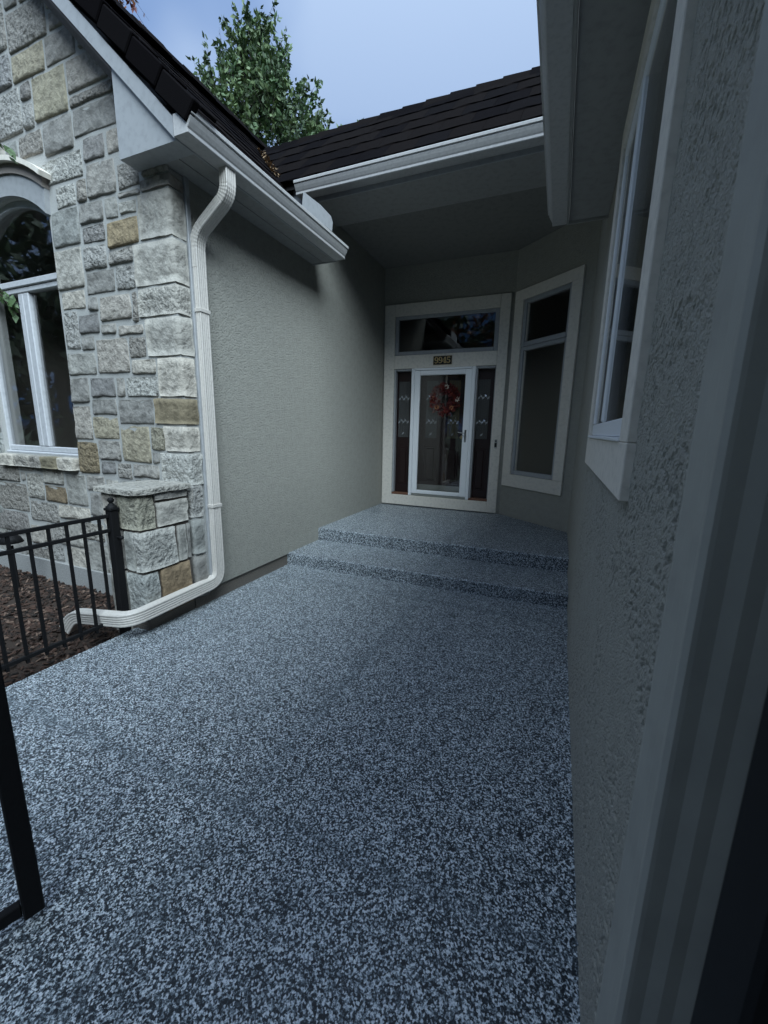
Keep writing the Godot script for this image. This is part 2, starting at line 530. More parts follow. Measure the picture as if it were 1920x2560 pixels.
func build_ground() -> void:
	var g := MB.new()
	g.quad(V(-120, -0.16, 120), V(120, -0.16, 120), V(120, -0.16, -120), V(-120, -0.16, -120))
	tag(put(self, "ground", g, m.lawn), "dark lawn around the house", "", "", "structure")
	slab_floor("patio", -2.97, 0.30, -3.82, 3.2, -0.155, -0.037, 0.0, m.flake)
	slab_floor("step", -2.86, 0.30, -4.48, -3.81, -0.04, 0.109, 0.131, m.flake)
	slab_floor("landing", -2.86, 0.40, -6.70, -4.47, 0.06, 0.268, 0.286, m.flake)
	# planting bed: uneven soil under loose bark
	var bed := MB.new(true)
	var n := simplex(9, 0.8, 3)
	var hgt := func(x: float, z: float) -> float: return -0.115 + 0.035 * n.get_noise_2d(x * 3.0, z * 3.0) - 0.02 * smoothstep(-3.3, -3.0, x)
	for i in 28:
		for j in 24:
			var x0 := -6.6 + i * 0.129
			var z0 := -2.49 + j * 0.125
			var P := func(x: float, z: float) -> Vector3: return V(x, hgt.call(x, z), z)
			bed.quad(P.call(x0, z0), P.call(x0 + 0.129, z0), P.call(x0 + 0.129, z0 + 0.125), P.call(x0, z0 + 0.125))
	tag(put(self, "planting_bed", bed, m.soil), "dark soil of the bed below the stone wall", "", "", "structure")
	var chip := MB.new()
	chip.hexa([V(-0.5, -0.12, 0.14), V(0.45, -0.1, 0.2), V(0.5, -0.08, -0.16), V(-0.4, -0.12, -0.2)], [V(-0.42, 0.12, 0.1), V(0.36, 0.10, 0.14), V(0.4, 0.14, -0.1), V(-0.36, 0.1, -0.14)])
	var cm := chip.mesh()
	var mm := MultiMesh.new()
	mm.transform_format = MultiMesh.TRANSFORM_3D
	mm.use_colors = true
	mm.mesh = cm
	mm.instance_count = 9000
	for i in mm.instance_count:
		var x := rng.randf_range(-6.2, -3.04)
		var z := rng.randf_range(-2.47, 0.4)
		var s := rng.randf_range(0.025, 0.065)
		var bs := Basis.from_euler(V(rng.randf_range(-0.6, 0.6), rng.randf() * TAU, rng.randf_range(-0.6, 0.6))).scaled_local(V(s, s * rng.randf_range(0.5, 1.0), s))
		mm.set_instance_transform(i, Transform3D(bs, V(x, hgt.call(x, z) + rng.randf_range(0.0, 0.022), z)))
		var k := rng.randf()
		var c := Color(0.030, 0.018, 0.013).lerp(Color(0.075, 0.042, 0.030), rng.randf())
		if k > 0.88: c = Color(0.15, 0.10, 0.075)
		elif k < 0.25: c = Color(0.014, 0.010, 0.008)
		mm.set_instance_color(i, c)
	var mi := MultiMeshInstance3D.new()
	mi.name = "bark_mulch"
	mi.multimesh = mm
	mi.material_override = m.mulch
	add_child(mi, true)
	tag(mi, "reddish brown bark mulch behind the iron fence", "mulch", "", "stuff")

# ---------------------------------------------------------------- gable wing
const STONES := [[-4485,4526,-3975,4795,0,0],[-4487,4317,-4046,4508,3,0],[-4027,4319,-3659,4511,0,0],[-4252,3987,-3819,4299,6,0],[-3805,4082,-3335,4299,0,0],[-3801,3985,-3280,4066,0,0],[-3790,3777,-3271,3970,0,0],[-4414,4176,-4266,4302,4,0],[-4417,3972,-4270,4159,0,0],[-4872,3972,-4434,4300,0,0],[-4838,4317,-4502,4556,4,0],[-4184,3724,-3805,3970,0,0],[-4537,3778,-4202,3953,0,0],[-3709,3594,-3448,3760,4,0],[-3430,3594,-3172,3758,0,0],[-4810,4572,-4503,4893,0,0],[-4431,3515,-3725,3704,1,0],[-3698,3334,-3357,3576,0,0],[-3340,3333,-3102,3509,0,0],[-3353,3277,-3106,3317,0,0],[-4118,3332,-3856,3497,1,0],[-3839,3331,-3713,3499,0,0],[-4215,3039,-3851,3316,7,0],[-3837,3167,-3536,3317,0,0],[-3518,3160,-3370,3314,1,0],[-3356,3162,-3157,3258,7,0],[-3831,3022,-3544,3148,4,0],[-3526,2949,-3156,3142,2,0],[-3138,2953,-2790,3259,1,1],[-3088,3278,-2790,3355,0,1],[-4233,2705,-3867,3020,1,0],[-3850,2821,-3558,3007,0,0],[-3542,2825,-3247,2935,0,0],[-3232,2630,-2790,2933,1,1],[-3852,2636,-3485,2807,0,0],[-3471,2627,-3246,2810,0,0],[-4215,2542,-3890,2690,1,0],[-3856,2506,-3723,2622,0,0],[-3709,2411,-3321,2608,0,0],[-3304,2376,-3244,2611,0,0],[-3225,2404,-2790,2614,1,1],[-4009,2325,-3738,2492,4,0],[-3724,2308,-3522,2390,0,0],[-3508,2288,-3204,2361,0,0],[-4222,2202,-4023,2528,0,0],[-4009,2195,-3834,2310,0,0],[-3820,1989,-3403,2274,0,0],[-3387,2103,-3191,2274,0,0],[-3174,2101,-2790,2389,1,1],[-4234,1988,-3837,2179,1,0],[-3387,1970,-3090,2087,1,0],[-3075,1784,-2790,2086,1,1],[-4242,1741,-3978,1970,0,0],[-3953,1789,-3616,1961,4,0],[-3602,1786,-3491,1954,0,0],[-3477,1786,-3089,1952,1,0],[-3964,1640,-3624,1774,0,0],[-3608,1558,-3170,1770,0,0],[-3153,1565,-2790,1769,2,1],[-4246,1410,-3999,1715,0,0],[-3984,1423,-3623,1621,3,0],[-3609,1229,-3245,1543,3,0],[-3229,1343,-3068,1541,3,0],[-3054,1339,-2790,1545,1,1],[-4248,1087,-3955,1390,2,0],[-3940,1230,-3628,1407,0,0],[-3931,1100,-3722,1213,4,0],[-3231,1226,-3142,1323,0,0],[-3128,1063,-2790,1324,1,1],[-3708,1064,-3516,1210,0,0],[-3502,1091,-3159,1211,0,0],[-5822,928,-5295,1098,0,0],[-5281,948,-5192,1036,0,0],[-5178,766,-4891,1039,1,0],[-4873,940,-4531,1097,1,0],[-4877,753,-4521,926,5,0],[-5820,600,-5200,911,0,0],[-4507,751,-4190,1061,1,0],[-5186,522,-4702,739,0,0],[-4688,603,-4173,737,1,0],[-4176,918,-3907,1068,0,0],[-4156,664,-3953,899,0,0],[-5933,354,-5262,584,4,0],[-6004,87,-5351,337,0,0],[-5248,256,-4960,464,0,0],[-4940,316,-4597,508,0,0],[-5335,20,-4964,240,0,0],[-4946,110,-4696,297,0,0],[-4583,311,-4324,587,1,0],[-4654,42,-4321,297,1,0],[-4300,417,-4005,589,1,0],[-4304,87,-3980,402,1,0],[-5770,-140,-5540,70,0,0],[-5520,-140,-5150,0,0,0],[-5130,-140,-4960,-20,0,0],[-4940,-140,-4570,20,7,0],[-4550,-140,-4380,20,1,0],[-4360,-140,-4050,20,7,0],[-4030,-140,-3800,-20,0,0],[-3780,-140,-3550,-20,7,0],[-3530,-140,-3220,80,0,0],[-3200,-140,-2970,80,0,0],[-4030,0,-3720,70,1,0],[-3700,0,-3550,150,0,0],[-5510,20,-5350,70,0,0],[-4950,40,-4670,90,1,0],[-3950,90,-3720,300,1,0],[-3520,100,-3150,240,0,0],[-3690,170,-3540,280,0,0],[-5330,260,-5270,330,0,0],[-3510,260,-3280,360,1,0],[-3260,260,-3150,500,0,0],[-3690,300,-3530,500,1,0],[-3950,320,-3710,460,0,0],[-3510,380,-3280,580,7,0],[-3990,480,-3820,580,0,0],[-3800,480,-3710,680,4,0],[-3690,520,-3530,620,0,0],[-3250,520,-3150,720,0,0],[-3990,600,-3820,650,0,0],[-3500,600,-3270,800,1,0],[-3690,640,-3520,840,1,0],[-3930,670,-3820,820,0,0],[-3790,700,-3710,900,1,0],[-3250,740,-3150,880,0,0],[-3490,820,-3320,920,0,0],[-3930,840,-3810,900,1,0],[-3690,860,-3520,1050,1,0],[-2930,880,-2790,1040,0,0],[-3290,900,-3150,1070,7,0],[-3890,920,-3710,1050,1,0],[-3490,940,-3310,1070,1,0],[-3130,960,-2950,1040,0,0],[-5270,1060,-5040,1110,1,0],[-5020,1060,-4890,1110,7,0],[-5770,1120,-5540,1360,0,0],[-5520,1120,-5430,1220,0,0],[-3070,3370,-2790,3530,1,0],[-3150,3530,-3090,3690,1,0],[-3070,3550,-2790,3710,0,0],[-3150,3710,-3090,3930,1,0],[-3070,3730,-2900,3990,4,0],[-2880,3730,-2790,3990,1,0],[-3250,3780,-3170,4030,0,0],[-4970,3820,-4740,3950,0,0],[-4720,3820,-4560,3950,7,0],[-3150,3950,-3090,4110,4,0],[-4970,3970,-4890,4190,1,0],[-3250,4050,-3170,4170,7,0],[-3310,4190,-3000,4350,0,0],[-4970,4210,-4890,4370,7,0],[-3630,4320,-3330,4430,7,0],[-4970,4390,-4860,4650,1,0],[-3630,4450,-3260,4710,1,0],[-3950,4530,-3720,4650,0,0],[-4970,4670,-4830,4790,1,0],[-3950,4670,-3650,4790,1,0],[-4970,4810,-4830,4970,1,0],[-4470,4810,-4300,4970,0,0],[-4280,4810,-3970,5070,1,0],[-3950,4810,-3580,4930,0,0],[-4810,4910,-4640,5030,1,0],[-4620,4910,-4490,5070,0,0],[-4970,4990,-4830,5110,7,0],[-4470,4990,-4300,5210,7,0],[-4810,5050,-4640,5170,0,0],[-4610,5090,-4490,5350,0,0],[-4270,5090,-3960,5350,0,0],[-4970,5130,-4830,5390,0,0],[-4810,5190,-4640,5310,1,0],[-4470,5230,-4290,5490,1,0],[-4810,5330,-4630,5450,4,0],[-4610,5370,-4490,5590,7,0],[-4970,5410,-4830,5670,0,0],[-4810,5470,-4630,5690,7,0],[-4970,5690,-4830,5850,4,0],[-4810,5710,-4580,5930,1,0]]

func arc_band(cy: float, r0: float, r1: float, hw0: float, hw1: float) -> PackedVector2Array:
	var p := PackedVector2Array()
	var n := 20
	var a1 := asin(hw1 / r1)
	var a0 := asin(hw0 / r0)
	for i in n + 1:
		var a := lerpf(-a1, a1, float(i) / n)
		p.append(Vector2(RIDGE + sin(a) * r1, cy + cos(a) * r1))
	for i in n + 1:
		var a := lerpf(a0, -a0, float(i) / n)
		p.append(Vector2(RIDGE + sin(a) * r0, cy + cos(a) * r0))
	return p

func stone_mat(k: int) -> Material:
	return (m.stone if rng.randf() < 0.4 else m.stone_dressed)[k][rng.randi() % 3]

func build_gable() -> void:
	var wall := node(house, "gable_wall")
	# mortar bed with the window opening left out
	var cy := 2.574
	var b := MB.new()
	var zr := -2.493
	b.prism(PackedVector2Array([Vector2(-4.24, -0.16), Vector2(-3.0, -0.16), Vector2(-3.0, 3.95), Vector2(-4.24, 5.20)]), -2.68, zr)
	b.prism(PackedVector2Array([Vector2(-6.85, -0.16), Vector2(-5.50, -0.16), Vector2(-5.50, 5.12), Vector2(-6.85, 3.77)]), -2.68, zr)
	b.prism(PackedVector2Array([Vector2(-5.50, -0.16), Vector2(-4.24, -0.16), Vector2(-4.24, 1.235), Vector2(-5.50, 1.235)]), -2.68, zr)
	var top := PackedVector2Array([Vector2(-4.24, 5.20), Vector2(RIDGE, 5.79), Vector2(-5.50, 5.12)])
	var a0 := asin(0.62 / 0.956)
	for i in 17:
		var a := lerpf(-a0, a0, i / 16.0)
		top.append(Vector2(RIDGE + sin(a) * 0.956, cy + cos(a) * 0.956))
	b.prism(top, -2.68, zr)
	b.box(V(-3.0, 0.06, -2.622), V(-2.812, 3.398, -2.4935))
	put(wall, "mortar", b, m.mortar)
	var gable := PackedVector2Array([Vector2(-6.9, -0.2), Vector2(-2.70, -0.2), Vector2(-2.70, 3.56), Vector2(RIDGE, 5.69), Vector2(-6.9, 3.62)])
	for s: Array in STONES:
		var x0: float = s[0] / 1000.0
		var x1: float = s[2] / 1000.0
		var y0: float = s[1] / 1000.0
		var y1: float = s[3] / 1000.0
		if s[5] == 1:
			put(wall, "stone", quoin(V(x0, y0, -2.618), V(-2.798, y1, -2.478)), stone_mat(s[4]))
			continue
		var cut := Geometry2D.intersect_polygons(rect(x0, y0, x1, y1), gable)
		if cut.is_empty(): continue
		var o := put(wall, "stone", rock(cut[0], rng.randf_range(0.007, 0.017)), stone_mat(s[4]))
		o.position.z = zr
	# low quoins beside the pier and plain courses where the wall runs on
	for q: Array in [[0.78, 1.08, 0], [0.46, 0.76, 7], [0.05, 0.44, 0]]:
		put(wall, "stone", quoin(V(-3.0, q[0], -2.60), V(-2.798, q[1], -2.478)), stone_mat(q[2]))
	var y := -0.13
	while y < 5.1:
		var h := rng.randf_range(0.16, 0.27)
		var x := -5.50 if y > 1.15 or y < -1.0 else -5.70
		if y > 3.3: x = -4.95
		while x > -6.8:
			var w := rng.randf_range(0.2, 0.46)
			var r := rect(x - w, y, x - 0.01, y + h - 0.01)
			x -= w
			if y + h > 3.1 and y < 3.9 and x + w > -5.62: continue
			var cut := Geometry2D.intersect_polygons(r, gable)
			if cut.is_empty(): continue
			put(wall, "stone", rock(cut[0], rng.randf_range(0.007, 0.017)), stone_mat([0, 0, 1, 4, 7, 3][rng.randi() % 6])).position.z = zr
		y += h
	put(house, "foundation", boxes_mb([[V(-6.85, -0.16, -2.70), V(-3.2, 0.10, -2.455)]]), m.concrete)
	# arched head of the window
	var arch := node(house, "arch_trim")
	var f := MB.new(); f.prism(arc_band(cy, 0.958, 1.122, 0.615, 0.635), -2.52, -2.452); put(arch, "frieze_board", f, m.white)
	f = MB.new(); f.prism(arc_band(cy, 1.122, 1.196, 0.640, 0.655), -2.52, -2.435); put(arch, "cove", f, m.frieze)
	f = MB.new(); f.prism(arc_band(cy, 1.196, 1.234, 0.690, 0.705), -2.52, -2.39); put(arch, "drip_lip", f, m.casing)
	# the window
	var win := node(house, "arched_window")
	var fz0 := -2.590
	var fz1 := -2.532
	f = MB.new()
	f.prism(arc_band(cy, 0.905, 0.985, 0.60, 0.66), fz0, fz1)
	put(win, "arch_frame", f, m.sash)
	for sx: Array in [[-5.555, -5.483], [-4.215, -4.145]]:
		boxes(win, "jamb", m.sash, [[V(sx[0], 1.25, fz0), V(sx[1], 3.30, fz1)]], 0.006)
	boxes(win, "transom_rail", m.sash, [[V(-5.482, 2.768, fz0), V(-4.216, 2.815, fz1 + 0.008)], [V(-5.482, 2.817, fz0), V(-4.216, 2.872, fz1 + 0.025)]], 0.006)
	boxes(win, "mullion", m.sash, [[V(-4.940, 1.318, fz0), V(-4.862, 2.766, fz1 + 0.004)], [V(-4.859, 1.318, fz0), V(-4.775, 2.766, fz1 + 0.004)]], 0.008)
	boxes(win, "bottom_rail", m.sash, [[V(-5.482, 1.262, fz0), V(-4.216, 1.316, fz1)]], 0.006)
	boxes(win, "sill", m.sash, [[V(-5.50, 1.236, fz0), V(-4.24, 1.260, fz1 + 0.03)]], 0.006)
	for sx: Array in [[-5.484, -4.94], [-4.776, -4.214]]:
		boxes(win, "pane", m.pane, [[V(sx[0], 1.31, -2.566), V(sx[1], 2.77, -2.560)]])
	f = MB.new()
	var fan := PackedVector2Array([Vector2(RIDGE - 0.63, 2.87), Vector2(RIDGE + 0.63, 2.87)])
	var ae := asin(0.60 / 0.91)
	for i in 15:
		var a := lerpf(ae, -ae, i / 14.0)
		fan.append(Vector2(RIDGE + sin(a) * 0.91, cy + cos(a) * 0.91))
	f.prism(fan, -2.566, -2.560)
	put(win, "fanlight_pane", f, m.pane)
	room(win, V(-6.6, 0.3, -6.4), V(-3.5, 3.9, -2.69), 2)
	# sill course below the window
	var sx0 := -5.55
	for w: float in [0.30, 0.28, 0.20, 0.27, 0.25]:
		put(win, "sill_stone", quoin(V(sx0, 1.105, -2.56), V(sx0 + w - 0.012, 1.225, -2.425)), stone_mat([0, 8, 0, 1, 0][rng.randi() % 5]))
		sx0 += w

func boxes_mb(list: Array) -> MB:
	var b := MB.new()
	for q: Array in list: b.box(q[0], q[1])
	return b

# a dim room behind a window: five inner faces; open = axis index * 1 of the missing side (2: the +z side, 0: the -x side)
func room(parent: Node3D, lo: Vector3, hi: Vector3, open: int) -> void:
	var t := 0.04
	var l := [[V(lo.x, lo.y - t, lo.z), V(hi.x, lo.y, hi.z)], [V(lo.x, hi.y, lo.z), V(hi.x, hi.y + t, hi.z)]]
	if open == 2:
		l.append([V(lo.x - t, lo.y - t, lo.z), V(lo.x, hi.y + t, hi.z)])
		l.append([V(hi.x, lo.y - t, lo.z), V(hi.x + t, hi.y + t, hi.z)])
		l.append([V(lo.x - t, lo.y - t, lo.z - t), V(hi.x + t, hi.y + t, lo.z)])
	else:
		l.append([V(lo.x, lo.y - t, lo.z - t), V(hi.x, hi.y + t, lo.z)])
		l.append([V(lo.x, lo.y - t, hi.z), V(hi.x, hi.y + t, hi.z + t)])
		l.append([V(hi.x, lo.y - t, lo.z - t), V(hi.x + t, hi.y + t, hi.z + t)])
	put(parent, "room_lining", boxes_mb(l), m.room)

# ---------------------------------------------------------------- stucco walls, eaves, porch
func build_walls() -> void:
	boxes(house, "stucco_wall", m.stucco, [[V(-3.0, 0.10, -4.42), V(XL, 3.60, -2.622)], [V(-3.0, 0.10, -6.75), V(XL, 4.2, -4.42)]])
	boxes(house, "footing", m.footing, [[V(-3.0, -0.15, -6.75), V(XL - 0.018, 0.098, -2.63)], [V(-3.0, -0.15, -2.629), V(XL - 0.012, 0.059, -2.465)]])
	boxes(house, "corner_bead", m.white, [[V(XL - 0.01, 0.11, -2.665), V(XL + 0.022, 3.398, -2.624)]], 0.005)
	# door wall with the opening of the entry
	boxes(house, "entry_wall", m.stucco, [[V(XL - 0.05, 0.0, -6.75), V(-2.64, 4.2, ZD)], [V(-0.96, 0.0, -6.75), V(-0.765, 4.2, ZD)], [V(-2.64, 3.36, -6.75), V(-0.96, 4.2, ZD)]])
	# angled wall
	var t := angled()
	var w := MB.new()
	for q: Array in [[-0.09, 0.0, 0.19, 4.2], [1.03, 0.0, 1.40, 4.2], [0.19, 0.0, 1.03, 0.925], [0.19, 3.385, 1.03, 4.2]]:
		w.hexa([t * V(q[0], q[1], 0), t * V(q[2], q[1], 0), t * V(q[2], q[1], -0.2), t * V(q[0], q[1], -0.2)], [t * V(q[0], q[3], 0), t * V(q[2], q[3], 0), t * V(q[2], q[3], -0.2), t * V(q[0], q[3], -0.2)])
	put(house, "angled_wall", w, m.stucco)
	# wall beside the camera
	boxes(house, "side_wall", m.stucco, [[V(XR, -0.15, -5.69), V(0.41, 4.2, -4.35)], [V(XR, -0.15, -4.35), V(0.41, 3.6, -2.93)], [V(XR, -0.15, -1.49), V(0.41, 3.6, 2.6)], [V(XR, -0.15, -2.93), V(0.41, 1.52, -1.49)], [V(XR, 3.12, -2.93), V(0.41, 3.6, -1.49)]])
	stucco_skin(-1.35, -0.25, 0.0, 3.398, 0.0045)
	stucco_skin(-3.2, -1.35, 0.0, 1.40, 0.0065)

# trowelled stucco close to the camera: a relief of daubs and pits a few millimetres deep
func stucco_skin(z0: float, z1: float, y0: float, y1: float, step: float) -> void:
	var n := FastNoiseLite.new()
	n.seed = 71
	n.noise_type = FastNoiseLite.TYPE_SIMPLEX_SMOOTH
	n.frequency = 1.0
	n.fractal_octaves = 3
	var nz := int((z1 - z0) / step) + 1
	var ny := int((y1 - y0) / step) + 1
	var hgt := PackedFloat32Array()
	hgt.resize(nz * ny)
	for j in ny:
		var y := y0 + (y1 - y0) * j / (ny - 1)
		for i in nz:
			var z := z0 + (z1 - z0) * i / (nz - 1)
			var u := z * 0.8 + y * 0.6
			var v := y * 0.8 - z * 0.6
			var patch := smoothstep(-0.25, 0.25, n.get_noise_2d(z * 2.2 + 40.0, y * 2.2))
			var pit := smoothstep(0.20, 0.36, n.get_noise_2d(u * 27.0, v * 44.0)) * (0.25 + 0.75 * patch)
			hgt[j * nz + i] = 0.0095 + 0.0020 * n.get_noise_2d(z * 9.0, y * 9.0 + 7.0) + 0.0008 * n.get_noise_2d(z * 60.0, y * 60.0) - 0.0080 * pit
	var pos := PackedVector3Array()
	var nrm := PackedVector3Array()
	pos.resize(nz * ny)
	nrm.resize(nz * ny)
	var dz := (z1 - z0) / (nz - 1)
	var dy := (y1 - y0) / (ny - 1)
	for j in ny:
		for i in nz:
			var k := j * nz + i
			pos[k] = V(XR - hgt[k], y0 + dy * j, z0 + dz * i)
			var gz := (hgt[j * nz + mini(i + 1, nz - 1)] - hgt[j * nz + maxi(i - 1, 0)]) / (2.0 * dz)
			var gy := (hgt[mini(j + 1, ny - 1) * nz + i] - hgt[maxi(j - 1, 0) * nz + i]) / (2.0 * dy)
			nrm[k] = V(-1.0, -gy, -gz).normalized()
	var idx := PackedInt32Array()
	for j in ny - 1:
		for i in nz - 1:
			var k := j * nz + i
			idx.append_array(PackedInt32Array([k, k + nz + 1, k + 1, k, k + nz, k + nz + 1]))
	var arr := []
	arr.resize(Mesh.ARRAY_MAX)
	arr[Mesh.ARRAY_VERTEX] = pos
	arr[Mesh.ARRAY_NORMAL] = nrm
	arr[Mesh.ARRAY_INDEX] = idx
	var mesh := ArrayMesh.new()
	mesh.add_surface_from_arrays(Mesh.PRIMITIVE_TRIANGLES, arr)
	put_mesh(house, "stucco_daubs", mesh, m.stucco_plain)

func angled() -> Transform3D:
	return Transform3D(Basis(V(0.7497, 0, 0.6617), Vector3.UP, V(-0.6617, 0, 0.7497)), V(-0.77, 0, ZD))

func tile_mesh(w: float, l: float, sd: int) -> ArrayMesh:
	var r := RandomNumberGenerator.new()
	r.seed = sd
	var b := MB.new()
	var n := 4
	var pts := []
	for i in n + 1:
		var x := -w / 2 + w * i / n
		var hump := 0.006 * cos(PI * (x / w)) + r.randf_range(-0.003, 0.003)
		pts.append([V(x, 0.0, 0), V(x, 0.012, 0), V(x, 0.024 + hump * 0.5, l + r.randf_range(-0.02, 0.012)), V(x, 0.010, l)])
	for i in n:
		var a: Array = pts[i]
		var c: Array = pts[i + 1]
		b.quad(a[1], c[1], c[2], a[2])
		b.quad(a[2], c[2], c[3], a[3])
		b.quad(a[3], c[3], c[0], a[0])
	for e: Array in [pts[0], pts[n]]:
		b.quad(e[0], e[1], e[2], e[3])
	return b.mesh()

func build_roofs() -> void:
	var roof := node(house, "wing_roof")
	var tiles: Array[ArrayMesh] = []
	for i in 4: tiles.append(tile_mesh(0.326, 0.43, 100 + i))
	# decks
	var b := MB.new()
	b.prism(PackedVector2Array([Vector2(-2.44, 3.452), Vector2(-2.44, 3.40), Vector2(RIDGE, 5.79), Vector2(-7.22, 3.40), Vector2(-7.22, 3.452), Vector2(RIDGE, 5.842)]), -4.40, -2.315)
	b.prism(PackedVector2Array([Vector2(-3.02, 4.032), Vector2(-3.02, 3.98), Vector2(RIDGE, 5.79), Vector2(-7.22, 3.40), Vector2(-7.22, 3.452), Vector2(RIDGE, 5.842)]), -9.0, -4.40)
	put(roof, "deck", b, m.roof_deck)
	var e := 0.345
	var s := sqrt(0.5)
	var down := V(s, -s, 0)
	var bas := Basis(V(0, 0, -1), V(s, s, 0), down)
	for k in 10:
		var z := -2.46 - (0.165 if k % 2 else 0.0)
		var head := V(-2.40, 3.44, 0) - down * (e * k + 0.43) + V(s, s, 0) * 0.012
		while z > -8.2:
			var tail := head + down * 0.43
			if (z > -4.2 or tail.x < 1.142 + z + 0.35) and (z > -6.0 or tail.y > 5.05):
				var o := put_mesh(roof, "tile", tiles[rng.randi() % 4], m.tile[rng.randi() % 4])
				o.transform = Transform3D(bas, V(head.x, head.y, z))
			z -= 0.33
	# thick tiles along the rake
	for k in 10:
		var p := V(-2.40, 3.44, -2.27) - down * (e * k + 0.40)
		var r := MB.new()
		var tilt := Transform3D(Basis(down, V(s, s, 0), V(0, 0, 1)).rotated(V(0, 0, 1), 0.05), p)
		r.chamfer(V(0.075, 0.0, -0.06), V(0.405, 0.135, 0.0), 0.008, tilt)
		r.chamfer(V(0.075, 0.105, -0.20), V(0.405, 0.132, -0.061), 0.006, tilt)
		put(roof, "rake_tile", r, m.tile[2 if k % 2 else 0])
	for k in 16:
		var r := MB.new()
		var z := -2.25 - 0.34 * k
		r.prism(PackedVector2Array([Vector2(-0.15, -0.13), Vector2(-0.11, -0.13), Vector2(0, -0.02), Vector2(0.11, -0.13), Vector2(0.15, -0.13), Vector2(0.02, 0.03), Vector2(-0.02, 0.03)]), z - 0.40, z, Transform3D(Basis.IDENTITY.rotated(Vector3.RIGHT, 0.0), V(RIDGE, 5.98 + 0.012 * (k % 2), 0)))
		put(roof, "ridge_tile", r, m.tile[k % 4])
	# porch roof, between two valleys
	var pr := node(house, "porch_roof")
	b = MB.new()
	b.prism(PackedVector2Array([Vector2(4.35, 4.225), Vector2(4.35, 4.17), Vector2(5.5, 5.32), Vector2(6.9, 3.95), Vector2(6.9, 4.0), Vector2(5.5, 5.375)]), -4.2, 1.4, Transform3D(Basis(V(0, 0, -1), V(0, 1, 0), V(1, 0, 0)), Vector3.ZERO))
	put(pr, "deck", b, m.roof_deck)
	down = V(0, -s, s)
	bas = Basis(V(1, 0, 0), V(0, s, s), down)
	for k in 5:
		var head := V(0, 4.215, -4.32) - down * (e * k + 0.43) + V(0, s, s) * 0.012
		var x := 0.9 - (0.165 if k % 2 else 0.0)
		while x > -4.6:
			var tail := head + down * 0.43
			if x > 1.142 + tail.z - 0.35 and x < 0.85:
				put_mesh(pr, "tile", tiles[rng.randi() % 4], m.tile[rng.randi() % 4]).transform = Transform3D(bas, V(x, head.y, head.z))
			x -= 0.33
	for k in 18:
		var r := MB.new()
		var x := 0.9 - 0.30 * k
		var xf := Transform3D(Basis(V(0, 0, 1), V(0, 1, 0), V(-1, 0, 0)).rotated(V(0, 0, 1), -0.05), V(x, 5.40, -5.5))
		r.prism(PackedVector2Array([Vector2(-0.15, -0.13), Vector2(-0.11, -0.13), Vector2(0, -0.02), Vector2(0.11, -0.13), Vector2(0.15, -0.13), Vector2(0.02, 0.035), Vector2(-0.02, 0.035)]), 0.0, 0.36, xf)
		put(pr, "ridge_tile", r, m.tile[rng.randi() % 4])
	# roof of the near wing, seen only from beside
	var sr := node(house, "side_roof")
	b = MB.new()
	b.prism(PackedVector2Array([Vector2(-0.16, 3.50), Vector2(-0.16, 3.56), Vector2(2.6, 6.32), Vector2(2.6, 6.26)]), -4.36, 2.8)
	put(sr, "deck", b, m.tile[0])

